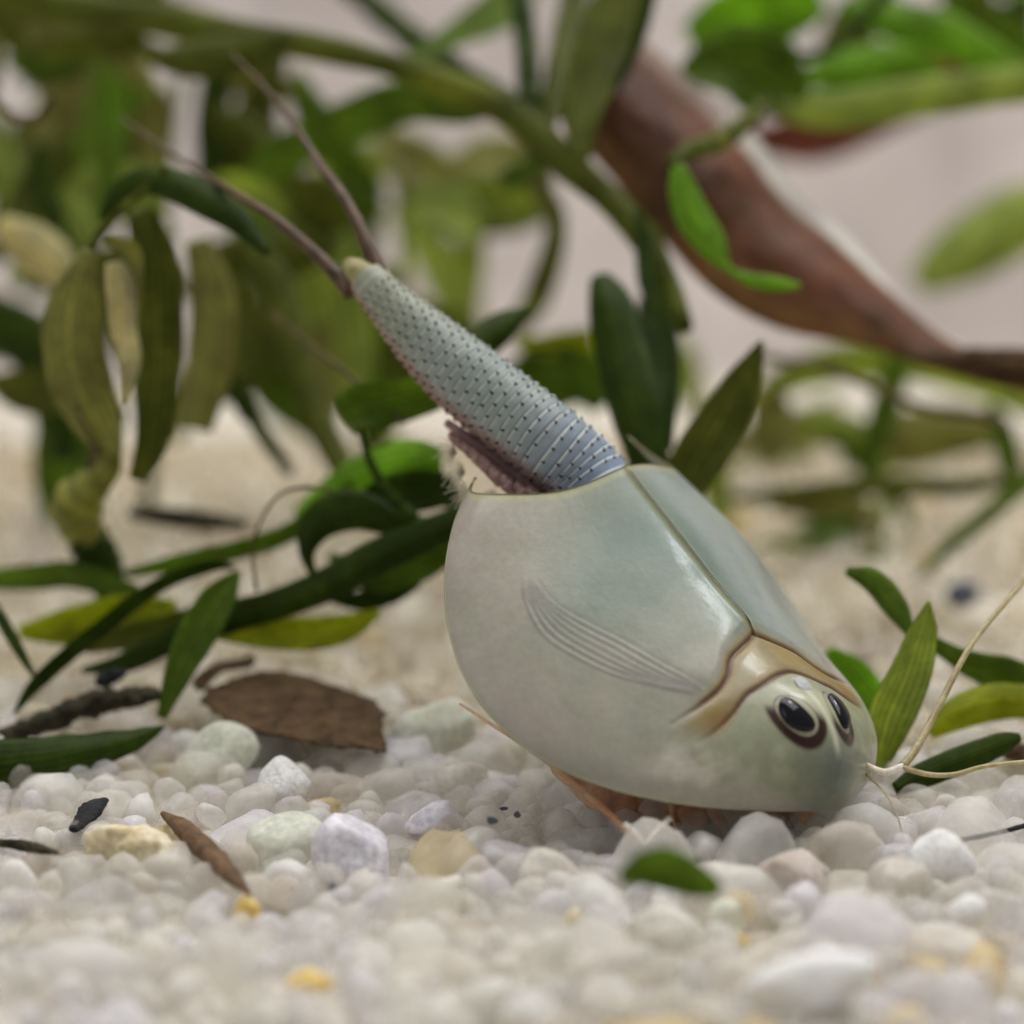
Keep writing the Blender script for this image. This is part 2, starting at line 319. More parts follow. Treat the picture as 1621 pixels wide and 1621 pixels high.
def shell0(t, v):
    tt = t * (1 - Q['notch'] * (1 - np.abs(v) ** Q['nk']))
    w = Q['W'] * np.where(tt < Q['a'], prof(tt, Q['a'], Q['n']), 1 - (1 - Q['wr']) * np.clip((tt - Q['a']) / (1 - Q['a']), 0, 1) ** 2)
    h = Q['Hc'] * np.where(tt < Q['ah'], prof(tt, Q['ah'], Q['nh']), 1 - (1 - Q['hr']) * np.clip((tt - Q['ah']) / (1 - Q['ah']), 0, 1) ** 2)
    th = v * math.pi / 2
    return np.stack([-Q['L'] * tt, w * np.sign(v) * np.abs(np.sin(th)) ** Q['e1'], h * np.abs(np.cos(th)) ** Q['e2'] + Q['m2'] * (tt - .5) ** 2], -1)
NOSE = np.array([-.1, 1.0, 1.4]); NOSE_OUT = np.array([.22, 0, -.10])
_gt, _gv = np.meshgrid(np.linspace(.02, 1, 7), np.linspace(-1, 1, 9), indexing='ij')
CEN = shell0(_gt.ravel(), _gv.ravel())
def shell(t, v):
    s = shell0(t, v); s = s + np.exp(-((s[..., None, :] - CEN) ** 2).sum(-1) / 18) @ WT
    return s + np.exp(-((s - NOSE) ** 2).sum(-1) / 1.6)[..., None] * NOSE_OUT
def rot3(rx, ry, rz):
    c, s = math.cos, math.sin
    return np.array([[c(rz), -s(rz), 0], [s(rz), c(rz), 0], [0, 0, 1]]) @ np.array([[c(ry), 0, s(ry)], [0, 1, 0], [-s(ry), 0, c(ry)]]) @ np.array([[1, 0, 0], [0, c(rx), -s(rx)], [0, s(rx), c(rx)]])
RB = rot3(math.radians(20) - PITCH, 0, 0) @ rot3(Q['rx'], Q['ry'], Q['rz']); ANC = at(Q['px'], Q['py'], 81 + Q['dz']); LC = np.array([-Q['L'] / 2, 0, Q['Hc'] / 2])
def wld(P): return (np.asarray(P) - LC) @ RB.T + ANC
ROOT = thing('tadpole_shrimp', wld((-9, 0, -2)), 'pale grey-green tadpole shrimp with broad shield, black eyes and ringed spotted tail', 'shrimp')

# shield: a dense shell whose grooves, keel, eye mound and gland ridges are modelled, pigment stored per point
NTt, NV = 320, 360
t1 = np.linspace(0, 1, NTt) ** 1.9
v1 = np.linspace(-1, 1, NV); TT, VV = np.meshgrid(t1, v1, indexing='ij'); A = np.abs(VV)
P = shell(TT, VV)
dt = np.gradient(P, axis=0); dv = np.gradient(P, axis=1); NN = np.cross(dv, dt); NN /= np.linalg.norm(NN, axis=-1)[..., None] + 1e-9
NN *= np.sign(NN[NTt // 2, NV // 2, 2])
NN[:6] = NN[6]
PF = P.reshape(-1, 3)
def curve_dist(poly, n=60):
    """distance (mm) of every shell point to a groove given as (t,|v|) points, mirrored on both sides; plus position along it"""
    c = spline(poly, n); best = np.full(len(PF), 1e9); s = np.zeros(len(PF))
    for sg in (-1, 1):
        C = shell(c[:, 0], sg * c[:, 1])
        for k0 in range(len(C)):
            d = ((PF - C[k0]) ** 2).sum(1); m = d < best; best[m] = d[m]; s[m] = k0 / (n - 1)
    return np.sqrt(best).reshape(TT.shape), s.reshape(TT.shape)
def gauss(d, s): return np.exp(-(d / s) ** 2)
def sst(a, b, x): x = np.clip((x - a) / (b - a), 0, 1); return x * x * (3 - 2 * x)
cerv = [(.422, 0), (.413, .05), (.39, .135), (.364, .21), (.322, .267), (.294, .33), (.282, .39), (.274, .45), (.272, .53)]
mand = [(.284, 0), (.279, .1), (.258, .213), (.247, .283), (.229, .34), (.212, .40), (.200, .477), (.20, .55)]
dc, scv = curve_dist(cerv); dm, smd = curve_dist(mand)
D = np.zeros(TT.shape)
fade_c = 1 - sst(.72, 1, scv); fade_m = 1 - sst(.72, 1, smd)
D -= .10 * gauss(dc, .11) * (.25 + .75 * fade_c) + .07 * gauss(dm, .10) * (.2 + .8 * fade_m)
# swelling behind the cervical groove and of the band between the grooves
ta = np.interp(A, [p[1] for p in cerv], [p[0] for p in cerv]); tb = np.interp(A, [p[1] for p in mand], [p[0] for p in mand])
band = sst(0, .03, ta - TT) * sst(0, .03, TT - tb) * (1 - sst(.42, .60, A))
behind = sst(0, .05, TT - ta) * (1 - sst(.05, .22, TT - ta)) * (1 - sst(.30, .5, A))
D += .045 * band + .12 * behind
# keel along the back
keel = sst(.40, .46, TT); D += .10 * gauss(np.abs(P[..., 1]), .14) * keel
# eye mound
EYE = shell(np.array([.150, .152]), np.array([-.207, .168])); EC = EYE.mean(0)
em = gauss(np.linalg.norm((P - EC) * np.array([.8, .62, .4]), axis=-1), 1.05) * (1 - sst(0, .03, TT - tb)); D += .22 * em
# coiled gland: parallel ridges
outer = np.array([(.788, .552), (.713, .573), (.623, .577), (.544, .547), (.456, .503), (.382, .45), (.297, .385)])
inner = np.array([(.786, .527), (.698, .513), (.606, .467), (.509, .42), (.402, .387), (.340, .372), (.299, .366)])
gl = np.zeros(TT.shape); gl_d = np.zeros(TT.shape)
for q, u in enumerate(np.linspace(0, 1, 6)):
    dd, ss = curve_dist((outer * (1 - u) + inner * u).tolist(), 90)
    amp = sst(.0, .12, ss) * (1 - sst(.9, 1, ss)) * (1, .9, .6, .5, .7, .8)[q]
    gl += amp * gauss(dd, .085); gl_d += amp * gauss(np.abs(dd - .13), .06)
D += .008 * gl - .007 * gl_d
def ctrlnoise(s, seed, octv=3):
    lowT, lowV = 90, 100
    ii = np.linspace(0, NTt - 1, lowT).astype(int); jj = np.linspace(0, NV - 1, lowV).astype(int)
    sub = P[ii][:, jj].reshape(-1, 3)
    N = np.array([sum(nz(p, s * 2 ** o, seed + o) / 2 ** o for o in range(octv)) for p in sub]).reshape(lowT, lowV)
    a = np.array([np.interp(np.arange(NV), jj, r) for r in N]); return np.array([np.interp(np.arange(NTt), ii, a[:, j]) for j in range(NV)]).T
n1, n2, n3 = ctrlnoise(.16, 4.2), ctrlnoise(.5, 9.1), ctrlnoise(1.6, 1.3)
D += .05 * n1 + .015 * n2
P = P + NN * D[..., None]
L_ = lambda *c: np.array(lin(*c))
def over(C, c, m): return C * (1 - m[..., None]) + np.asarray(c) * m[..., None]
C = np.broadcast_to(L_(146, 145, 132), TT.shape + (3,)).copy()
C = over(C, L_(100, 118, 108), .9 * (1 - sst(.08, .50, A + .30 * n1)) * sst(.38, .5, TT) * (1 - .4 * sst(.8, 1, TT)))
C = over(C, L_(158, 144, 138), .6 * sst(.40, .85, A + .22 * n2 + .2 * n1) * sst(.25, .4, TT) * (1 - .5 * sst(.8, 1, A)))
C = over(C, L_(134, 146, 144), .75 * sst(.06, .2, VV) * sst(.3, .45, TT))  # far flank only, blue-grey: the way light falls there put into the pigment
C = over(C, L_(144, 147, 120), .75 * (1 - sst(.20, .30, TT + .1 * (A - .4) + .05 * n2)) * (1 - .6 * sst(.55, .8, A)))
C = over(C, L_(158, 152, 142), .6 * (1 - sst(.20, .30, TT)) * sst(.58, .8, A + .25 * n2))
C = over(C, L_(72, 84, 84), .85 * gauss(np.linalg.norm(P - shell(np.array([.045]), np.array([-.02]))[0], axis=-1) * (1 + .25 * n2), 2.1))
C = over(C, L_(204, 198, 188), .55 * np.clip(gauss(TT - .165, .06) * gauss(A - .68, .10) * (1 + 1.6 * n3), 0, 1))  # pale veins and a pearly highlight near the front margin, painted in pigment
C = over(C, L_(176, 184, 156), .22 * np.clip(gauss(TT - .10, .07) * gauss(A - .5, .2) * (1.6 * n3 + 1.2 * n2), 0, 1))
C = over(C, L_(174, 176, 144), .6 * em)
C = over(C, L_(128, 106, 48), .96 * band * (.75 + .6 * np.clip(n2, -.5, .5)))
C = over(C, L_(146, 130, 76), .45 * gauss(A - .12, .08) * band)
C = over(C, L_(140, 108, 40), .75 * gauss(dc, .26) * (1 - sst(.6, 1, scv)))
C = over(C, L_(66, 28, 9), .98 * gauss(dc, .115) * (.15 + .85 * fade_c))
C = over(C, L_(124, 92, 44), .6 * gauss(dm, .34) * sst(-.01, .01, TT - tb) * (1 - sst(.8, 1, smd)))
C = over(C, L_(70, 30, 10), .98 * gauss(dm, .11) * (.1 + .9 * fade_m))
C = over(C, L_(128, 98, 58), .55 * gauss(dm, .7) * sst(.5, .75, smd) * (1 - sst(.8, 1, smd)) * sst(.0, .02, TT - tb + .02))
C = over(C, L_(44, 36, 16), .98 * gauss(np.abs(P[..., 1]), .075) * keel)
C = over(C, L_(162, 156, 108), .5 * gauss(np.abs(np.abs(P[..., 1]) - .16), .07) * keel)
C = over(C, L_(190, 186, 182), .26 * np.clip(gl, 0, 1)); C = over(C, L_(104, 98, 96), .5 * np.clip(gl_d, 0, 1))
C = over(C, L_(158, 158, 118), .6 * sst(.974, .986, TT)); C = over(C, L_(86, 74, 40), .8 * sst(.993, .998, TT))
C = over(C, L_(174, 176, 140), .6 * sst(.940, .960, A) * sst(.02, .1, TT)); C = over(C, L_(66, 48, 20), .95 * sst(.976, .986, A) * sst(.01, .06, TT))
# dark crescents and pale rings round the eyes
EA = []
for e, sg in zip(EYE, (-1, 1)):
    d = P - e; ax = np.array([1, -.33 * sg, 0]); ax /= np.linalg.norm(ax); la = d @ ax; lb = d @ np.array([-ax[1], ax[0], 0]) * sg
    rr = np.sqrt((la / .76) ** 2 + (lb / .50) ** 2)
    C = over(C, L_(44, 19, 17), .97 * sst(1.16, 1.24, rr) * (1 - sst(1.60, 1.88, rr)) * sst(-.50, .10, lb * 1.1 + la * .75))
    C = over(C, L_(58, 34, 32), .85 * gauss(rr - 1.22, .05))
    C = over(C, L_(158, 140, 128), .8 * gauss(rr - 1.09, .04))
C = over(C, L_(196, 196, 176), .75 * gauss(P[..., 1] - EC[1], .13) * (1 - sst(1.3, 1.8, np.abs(P[..., 0] - EC[0]))))
C = C * (1.16 * (1 + .05 * n3 + .05 * n2))[..., None]
C = np.clip(C, .005, .9)
rim = .05 + .05 * sst(0, .12, np.minimum(1 - A, 1 - TT))
PI = P - NN * (rim * 2)[..., None]
st = 2
Vo = P.reshape(-1, 3); Fo = np.array(grid_faces(NTt, NV))[:, ::-1]
Vi = PI.reshape(-1, 3); Fi = np.array(grid_faces(NTt, NV)) + len(Vo)
ring = [i * NV for i in range(NTt)] + [(NTt - 1) * NV + j for j in range(1, NV)] + [i * NV + NV - 1 for i in range(NTt - 2, -1, -1)]
Fr = [(ring[i], ring[i + 1], ring[i + 1] + len(Vo), ring[i] + len(Vo)) for i in range(len(ring) - 1)]
k = NT('shield_skin'); vc = k.add('VertexColor', layer_name='pigment'); co = k.obco(); na = k.noise(700, 5, co); nb = k.noise(3800, 4, co)
ra = k.ramp(na.outputs[0], [(.3, (.97, .965, .96)), (.7, (1.03, 1.03, 1.03))]); rb = k.ramp(nb.outputs[0], [(.3, (.94, .94, .94)), (.7, (1.06, 1.06, 1.06))])
k.link(k.mul(k.mul(vc.outputs[0], ra.outputs[0]), rb.outputs[0]), k.b.inputs['Base Color'])
k.set(Roughness=.36, IOR=1.22); k.b.inputs['Subsurface Weight'].default_value = .5; k.b.inputs['Subsurface Radius'].default_value = (1, .95, .8); k.b.inputs['Subsurface Scale'].default_value = .00012
k.b.inputs['Coat Weight'].default_value = .5; k.b.inputs['Coat Roughness'].default_value = .17; k.b.inputs['Coat IOR'].default_value = 1.33
k.b.inputs['Thin Film Thickness'].default_value = 0
k.b.inputs['Sheen Weight'].default_value = 0
rr_ = k.ramp(na.outputs[0], [(.3, (.30, .30, .30)), (.7, (.42, .42, .42))]); k.link(rr_.outputs[0], k.b.inputs['Roughness'])
nw = k.noise(1500, 3, co); b1 = k.bump(nb.outputs[0], .10, .00006); b2 = k.add('Bump'); b2.inputs['Strength'].default_value = .07; b2.inputs['Distance'].default_value = .00012
k.link(nw.outputs[0], b2.inputs['Height']); k.link(b1.outputs[0], b2.inputs['Normal']); k.link(b2.outputs[0], k.b.inputs['Normal']); k.link(b2.outputs[0], k.b.inputs['Coat Normal']); M['shield'] = k.m
car = obj('carapace', wld(np.vstack([Vo, Vi])), Fo.tolist() + Fi.tolist() + Fr, M['shield'], ROOT, col=np.vstack([C.reshape(-1, 3)] * 2))
car['label'] = 'smooth domed grey-green shield with brown grooves and dark keel line'
def at_shell(t, v, lift=0.0):
    i = np.argmin(np.abs(t1 - t)); j = np.argmin(np.abs(v1 - v)); return P[i, j] + NN[i, j] * lift, NN[i, j]
k = NT('eye_black'); k.b.inputs['Base Color'].default_value = (.006, .006, .009, 1); k.set(Roughness=.10, IOR=1.36); M['eye'] = k.m
def blob_on(t, v, ax_len, ax_wid, ht, skew, mat, name, kidney=0.0):
    p, nrm = at_shell(t, v); ax = np.array([1.0, skew, 0]); ax -= nrm * (ax @ nrm); ax /= np.linalg.norm(ax); bx = np.cross(nrm, ax)
    V0, F0 = ICO[4]; a, b, h = V0[:, 0] * ax_len, V0[:, 1] * ax_wid, V0[:, 2] * ht
    b = b + kidney * ((a / ax_len) ** 2 - .4) * ax_wid
    return obj(name, wld(p + a[:, None] * ax + b[:, None] * bx + h[:, None] * nrm), F0, mat, car)
blob_on(.150, -.207, .78, .48, .24, .33, M['eye'], 'eye', .26)
blob_on(.152, .168, .78, .48, .24, -.33, M['eye'], 'eye', -.26)
M['nuchal'] = mat_plain('nuchal_organ', (.40, .40, .40), (.56, .56, .58), 1500, .3, .2, .00005, .4)
blob_on(.232, -.007, .40, .34, .08, 0, M['nuchal'], 'dorsal_organ')
# the small dark bump where the far rear corner of the shield curls
# ---- body: trunk under the shield and ringed tail, one continuous mesh
crest = lambda t: shell(np.array([t]), np.array([0.0]))[0]
path = [wld(crest(t) - np.array([0, 0, d])) for t, d in ((.12, 1.3), (.35, 2.1), (.6, 2.4), (.82, 2.4))]
tailpx = [(932, 764, 83.2), (868, 704, 83.4), (795, 647, 84.0), (728, 592, 84.5), (668, 536, 85.0), (618, 484, 85.4), (578, 440, 85.8)]
path += [at(*q) for q in tailpx]
NB = 620; C0 = spline(path, NB); seg = np.r_[0, np.cumsum(np.linalg.norm(np.diff(C0, axis=0), axis=1))]
xk = np.linspace(0, len(path) - 1, NB)
rad = np.interp(xk, range(len(path)), [.55, 1.55, 1.75, 1.65, 1.60, 1.60, 1.58, 1.52, 1.28, .98, .76])
s0 = seg[np.searchsorted(xk, 3.35)]; s1 = seg[-1] - .45
NR = 33; edges = s0 + (s1 - s0) * (np.linspace(0, 1, NR + 1) ** .93)
ringpos = np.interp(seg, edges, np.arange(NR + 1)); fr = ringpos % 1.0; on = (seg > s0) & (seg < s1)
bulge = np.where(on, .045 * (fr ** .7) - .02 + .04 * np.exp(-((fr - .92) / .07) ** 2) - .06 * np.exp(-((np.minimum(fr, 1 - fr)) / .05) ** 2), 0)
tS, sS, nS = frames(C0, RB[:, 2])
KA = 56; ang = np.linspace(0, 2 * math.pi, KA, endpoint=False)
rr = (rad * (1 + bulge))[:, None] * np.ones(KA)
rr = rr * (1 - .05 * np.clip(-np.sin(ang), 0, 1))[None]
BV = C0[:, None] + rr[..., None] * (sS[:, None] * np.cos(ang)[None, :, None] + nS[:, None] * np.sin(ang)[None, :, None])
dors = np.sin(ang)[None, :] * np.ones((NB, 1))
BC = np.broadcast_to(L_(150, 160, 156), (NB, KA, 3)).copy()
along = ((seg - s0) / (s1 - s0))[:, None] * np.ones((1, KA))
BC = over(BC, L_(138, 154, 180), .85 * (1 - sst(.10, .5, along)))
BC = over(BC, L_(148, 150, 122), .7 * sst(.55, 1, along))
BC = over(BC, L_(160, 122, 118), .85 * (1 - sst(-.55, .1, dors)))
lineM = np.where(on, np.exp(-((fr - .90) / .10) ** 2), 0)[:, None] * np.ones((1, KA))
BC = over(BC, L_(214, 222, 220), (.55 + .4 * (1 - sst(.15, .5, along))) * lineM * sst(-.5, .1, dors)); gap = np.where(on, np.exp(-((np.minimum(fr, 1 - fr)) / .09) ** 2), 0)[:, None] * np.ones((1, KA))
BC = over(BC, L_(84, 92, 92), .35 * gap)
BC = over(BC, L_(190, 120, 88), .9 * (1 - sst(-.2, -.02, along)))
F = grid_faces(NB, KA, True); V = np.vstack([BV.reshape(-1, 3), C0[0], C0[-1] + tS[-1] * .12]); e = len(V)
F += [(e - 2, (j + 1) % KA, j) for j in range(KA)] + [(e - 1, (NB - 1) * KA + j, (NB - 1) * KA + (j + 1) % KA) for j in range(KA)]
k = NT('body_skin'); vc = k.add('VertexColor', layer_name='pigment'); co = k.obco(); na = k.noise(1800, 4, co); ra = k.ramp(na.outputs[0], [(.3, (.86, .86, .86)), (.7, (1.1, 1.1, 1.1))])
k.link(k.mul(vc.outputs[0], ra.outputs[0]), k.b.inputs['Base Color']); k.set(Roughness=.38, IOR=1.38); k.b.inputs['Subsurface Weight'].default_value = .5
k.b.inputs['Subsurface Radius'].default_value = (1, .8, .65); k.b.inputs['Subsurface Scale'].default_value = .0004; M['body'] = k.m
body = obj('body', V, F, M['body'], ROOT, col=np.vstack([BC.reshape(-1, 3), BC[0, 0], BC[-1, 0]]))
body['label'] = 'pale blue-grey ringed tail with rows of dark spots'
M['spine'] = mat_plain('spine_brown', lin(40, 34, 24), lin(70, 60, 42), 900, .5, 0)
cone_a = np.linspace(0, 2 * math.pi, 6, endpoint=False)
for r_i in range(4, NR - 1):
    sp = edges[r_i] + .70 * (edges[r_i + 1] - edges[r_i]); i0 = int(np.searchsorted(seg, sp)); ri = rad[i0] * 1.01
    V, F = [], []
    for m_ in range(17):
        a = (m_ + .5 * (r_i % 2) + rnd.uniform(-.16, .16)) * 2 * math.pi / 17
        if math.sin(a) < -.6: continue
        out = sS[i0] * math.cos(a) + nS[i0] * math.sin(a); p = C0[i0] + out * (ri + .005); tip = tS[i0] * rnd.uniform(.09, .13) + out * rnd.uniform(.06, .12)
        u = tS[i0]; w = np.cross(out, u); b = len(V); sz = rnd.uniform(.06, .08) * (.75 + .25 * rad[i0] / 1.5)
        V += [p + sz * (math.cos(q) * u + math.sin(q) * w) - out * .03 for q in cone_a] + [p + sz * .7 * (math.cos(q) * u + math.sin(q) * w) + out * .045 for q in cone_a] + [p + tip]
        F += [(b + j, b + (j + 1) % 6, b + 6 + (j + 1) % 6, b + 6 + j) for j in range(6)] + [(b + 6 + j, b + 6 + (j + 1) % 6, b + 12) for j in range(6)]
    obj('spine_row', V, F, M['spine'], body)
# telson tip and the two tail filaments
M['telson'] = mat_plain('telson', lin(120, 108, 62), lin(170, 164, 118), 1500, .4, .3, .0001, .3)
TV, TF = tube([at(592, 455, 85.6), at(575, 437, 85.9), at(560, 424, 86.1), at(552, 418, 86.3)], [.62, .76, .6, .35], 16, flat=.8); obj('telson', TV, TF, M['telson'], body)
M['cercus'] = mat_plain('cercus', lin(62, 46, 34), lin(104, 82, 58), 1200, .45, .3, .0001, .2)
def filament(name, pts, w0, w1, mat, parent, n=60, knots=0, k=10):
    C = spline([at(*p) for p in pts], n); x = np.linspace(0, 1, n); r = (w0 + (w1 - w0) * x ** .8) / 2
    if knots: r = r * (1 + .10 * np.abs(np.sin(x * knots * math.pi)))
    V, F = tube(C, r, k); return obj(name, V, F, mat, parent)
filament('tail_filament', [(556, 462, 85.9), (534, 436, 86.4), (500, 402, 87.2), (440, 350, 88.6), (385, 314, 90.4), (335, 283, 93), (265, 238, 96), (190, 185, 99)], .74, .12, M['cercus'], ROOT, 110, 46)
filament('tail_filament', [(604, 440, 85.9), (585, 395, 86.4), (562, 345, 87.2), (538, 303, 88.2), (505, 258, 90), (470, 203, 93), (425, 145, 95), (365, 83, 97)], .78, .12, M['cercus'], ROOT, 110, 46)
# ---- limbs
M['limb'] = mat_plain('limb_pink', lin(214, 150, 110), lin(236, 192, 156), 900, .4, .2, .0001, .8)
M['limb'].node_tree.nodes['Principled BSDF'].inputs['Alpha'].default_value = .6
M['gill'] = mat_plain('gill_mauve', lin(120, 92, 88), lin(160, 132, 128), 900, .4, .2, .0001, .7)
M['feeler'] = mat_plain('feeler', lin(132, 120, 84), lin(176, 166, 132), 1200, .45, .2, .0001, .6)
M['claw'] = mat_plain('claw_white', lin(214, 196, 176), lin(244, 236, 226), 1500, .4, .2, .0001, .6)
for i in range(9):                                   # leaf-like trunk limbs, both sides, hanging under the shield
    t = .26 + .085 * i
    for sg in (-1, 1):
        b0 = crest(t) - np.array([0, 0, 2.9]) + np.array([0, sg * .9, 0]); ln = (1.5, 1.9, 2.2, 2.5, 2.6, 2.5, 2.2, 1.8, 1.4)[i]
        pts = [b0, b0 + np.array([-.15, sg * ln * .45, -.35 * ln]), b0 + np.array([-.45, sg * ln * .85, -.62 * ln]), b0 + np.array([-.9, sg * ln * 1.05, -.95 * ln])]
        C_ = spline([wld(p) for p in pts], 16); V, F = tube(C_, np.interp(np.linspace(0, 1, 16), [0, .3, .75, 1], [.45, .62, .5, .08]), 10, ref=RB[:, 0], flat=.42)
        obj('limb', V, F, M['limb'], ROOT)
for i, (x0, y0, x1, y1, w) in enumerate([(880, 1195, 915, 1248, 30), (920, 1218, 955, 1285, 44), (960, 1232, 990, 1312, 50), (1000, 1245, 1020, 1318, 52), (1040, 1255, 1052, 1322, 50), (1085, 1260, 1095, 1312, 44), (1130, 1265, 1140, 1308, 40), (1175, 1266, 1182, 1306, 40), (1220, 1268, 1226, 1304, 36), (1262, 1268, 1266, 1300, 30)]):
    P4 = [at(x0, y0 - 20, 80), at(x0 + 8, y0 + 10, 79), at((x0 + x1) / 2 + 6, (y0 + y1) / 2 + 6, 78.2), at(x1, y1, 77.4)]
    V, F = tube(spline(P4, 18), np.interp(np.linspace(0, 1, 18), [0, .4, .8, 1], [.5, 1, .7, .1]) * w * 1.45 * .0235 / 2, 12, ref=FW, flat=.4); obj('limb', V, F, M['limb'], ROOT)
for q, (x, y, r) in enumerate([(846, 786, 18), (828, 780, 20), (806, 768, 21), (787, 753, 21), (772, 738, 20), (756, 724, 18), (742, 712, 16), (729, 702, 14), (718, 694, 11)]):
    c = at(x, y, 82.6 + q * .16); V0, F0 = ICO[3]; s = r * .0245
    V = V0 * np.array([s * .62, s * 1.2, s * 1.05]); a = math.radians(-38); V = V @ np.array([[math.cos(a), 0, math.sin(a)], [0, 1, 0], [-math.sin(a), 0, math.cos(a)]]).T
    V = V * (1 + .10 * np.sin(V0[:, 2:3] * 9)); obj('gill_lobe', V + c, F0, M['gill'], ROOT)
filament('belly_fold', [(880, 786, 83.6), (840, 766, 83.9), (795, 732, 84.2), (750, 700, 84.5), (706, 668, 84.8)], 1.25, .3, M['gill'], ROOT, 70, 22)
M['bristle'] = mat_plain('bristle', lin(170, 158, 128), lin(208, 200, 176), 1500, .4, 0, .0001, .5)
for fan, (x, y, dp) in enumerate([(742, 782, 83.4), (735, 748, 83.8), (722, 716, 84.2)]):
    V, F = [], []
    for q in range(9):
        a = math.radians(115 + q * 16); l = 42 * rnd.uniform(.7, 1.05)
        pts = [at(x, y, dp), at(x + .55 * l * math.cos(a), y - .55 * l * math.sin(a), dp + .2), at(x + l * math.cos(a + .3), y - l * math.sin(a + .3), dp + .4)]
        v, f = tube(spline(pts, 10), np.linspace(.045, .012, 10), 5); F += [tuple(j + len(V) for j in g_) for g_ in f]; V += v.tolist()
    obj('gill_fringe', V, F, M['bristle'], ROOT)
fl = lambda pts, w0, w1, mat=M['feeler'], nm='feeler', n=60: filament(nm, pts, w0, w1, mat, ROOT, n, 0)
fl([(1360, 1205, 78.2), (1398, 1222, 77.4), (1430, 1214, 77.0)], .2, .3, M['claw'], 'feeler_base', 20)
fl([(1428, 1215, 77.0), (1470, 1226, 77.2), (1510, 1226, 77.4), (1560, 1213, 77.8), (1640, 1204, 78.4)], .22, .15)
fl([(1430, 1212, 77.2), (1455, 1178, 77.8), (1490, 1110, 79), (1545, 1010, 81), (1635, 905, 84)], .32, .20)
fl([(1370, 1225, 78), (1398, 1252, 77), (1418, 1285, 76.4), (1430, 1325, 76)], .10, .05)
fl([(728, 1114, 81), (790, 1154, 79.5), (838, 1184, 78.6), (895, 1228, 77.6), (952, 1278, 75.8), (1000, 1322, 73.8)], .10, .30, M['limb'])
fl([(990, 1306, 74.2), (1008, 1320, 73.7), (1022, 1338, 73.3)], .28, .10, M['claw'], 'claw', 14)
fl([(1060, 1296, 74.6), (1040, 1314, 73.8), (1022, 1336, 73.4)], .24, .10, M['claw'], 'claw', 14)
fl([(1062, 1272, 76.6), (1066, 1300, 76.2), (1078, 1328, 75.9)], .2, .05, M['limb'], 'claw', 14)

# ------------------------------------------------------------------ water plants and loose leaves
far = lambda d: d if d < 95 else 95 + (d - 95) * 2.3
def leaf(pts, mat, parent=None, depth=None, name='leaf', cup=.18, tilt=None, thick=.10, wave=.05, n=30, m=9, **kw):
    """blade along (x, y, width[, depth]) photograph pixels, at its own distance, with thickness, a folded midrib and an uneven edge"""
    k = []
    for q, p in enumerate(pts):
        d = p[3] if len(p) > 3 else (depth if not isinstance(depth, tuple) else depth[0] + (depth[1] - depth[0]) * q / (len(pts) - 1))
        d = far(d); k.append((*at(p[0], p[1], d), p[2] * d / FPX))
    S_ = spline(k, n); C_, w = S_[:, :3], np.maximum(S_[:, 3], .03)
    t = np.gradient(C_, axis=0); t /= np.linalg.norm(t, axis=1)[:, None]
    view = C_ - CAM; view /= np.linalg.norm(view, axis=1)[:, None]
    s = np.cross(t, view); s /= np.linalg.norm(s, axis=1)[:, None]; nn = np.cross(s, t)
    a = math.radians(rnd.uniform(-24, 24) if tilt is None else tilt) + .25 * np.sin(np.linspace(0, 3, n) + rnd.uniform(0, 6))
    s2 = s * np.cos(a)[:, None] + nn * np.sin(a)[:, None]; n2_ = np.cross(s2, t); w = w / np.maximum(np.cos(a), .6)
    seed = rnd.uniform(0, 90); u = np.linspace(-1, 1, m); x = np.linspace(0, 1, n)
    if rnd.random() < .5: cup = -cup
    edge = 1 + wave * np.array([[nz((xx * 9, sg * 3, 0), 1, seed) for sg in (-1, 1)] for xx in x])
    rows = []
    for i in range(n):
        e = np.where(u < 0, edge[i, 0], edge[i, 1])
        lift = cup * w[i] * (np.abs(u) ** 1.5 - .4) + .04 * w[i] * nz((x[i] * 6, 0, 0), 1, seed + 5) * u
        rows.append(C_[i] + (u * e * w[i] / 2)[:, None] * s2[i] + lift[:, None] * n2_[i])
    T_ = np.array(rows); th = np.minimum(thick, w * .3)[:, None] * (1.05 - .75 * np.abs(u) ** 3 + .8 * np.exp(-(u / .12) ** 2))[None]
    up_ = T_ + n2_[:, None] * (th / 2)[..., None]; dn = T_ - n2_[:, None] * (th / 2)[..., None]
    V = np.concatenate([up_, dn[:, ::-1]], 1).reshape(-1, 3); F = grid_faces(n, 2 * m, True)
    F += [tuple(range(2 * m))[::-1], tuple((n - 1) * 2 * m + j for j in range(2 * m))]
    uv = np.stack([np.tile(np.r_[(u + 1) / 2, (u[::-1] + 1) / 2], n), np.repeat(x * 4, 2 * m)], -1)
    return obj(name, V, F, mat, parent, uv=uv, **kw)
def stem(pts, mat, parent, depth=None, name='stem', n=36):
    k = []
    for q, p in enumerate(pts):
        d = p[3] if len(p) > 3 else (depth if not isinstance(depth, tuple) else depth[0] + (depth[1] - depth[0]) * q / (len(pts) - 1))
        d = far(d); k.append((*at(p[0], p[1], d), p[2] * d / FPX / 2))
    S_ = spline(k, n); r = np.maximum(S_[:, 3], .02) * (1 + .08 * np.sin(np.linspace(0, 40, n)))
    V, F = tube(S_[:, :3], r, 12); return obj(name, V, F, mat, parent, uv=np.stack([np.linspace(0, 1, len(V)), np.linspace(0, 4, len(V))], -1))
def plant(base, label, parts, group=None, name='water_plant'):
    p = thing(name, base, label, 'plant', group)
    for kind, mat, dep, pts in parts:
        (leaf if kind == 'L' else stem)(pts, M[mat], p, dep)
    return p
G = lambda x, y: ground(x, y)
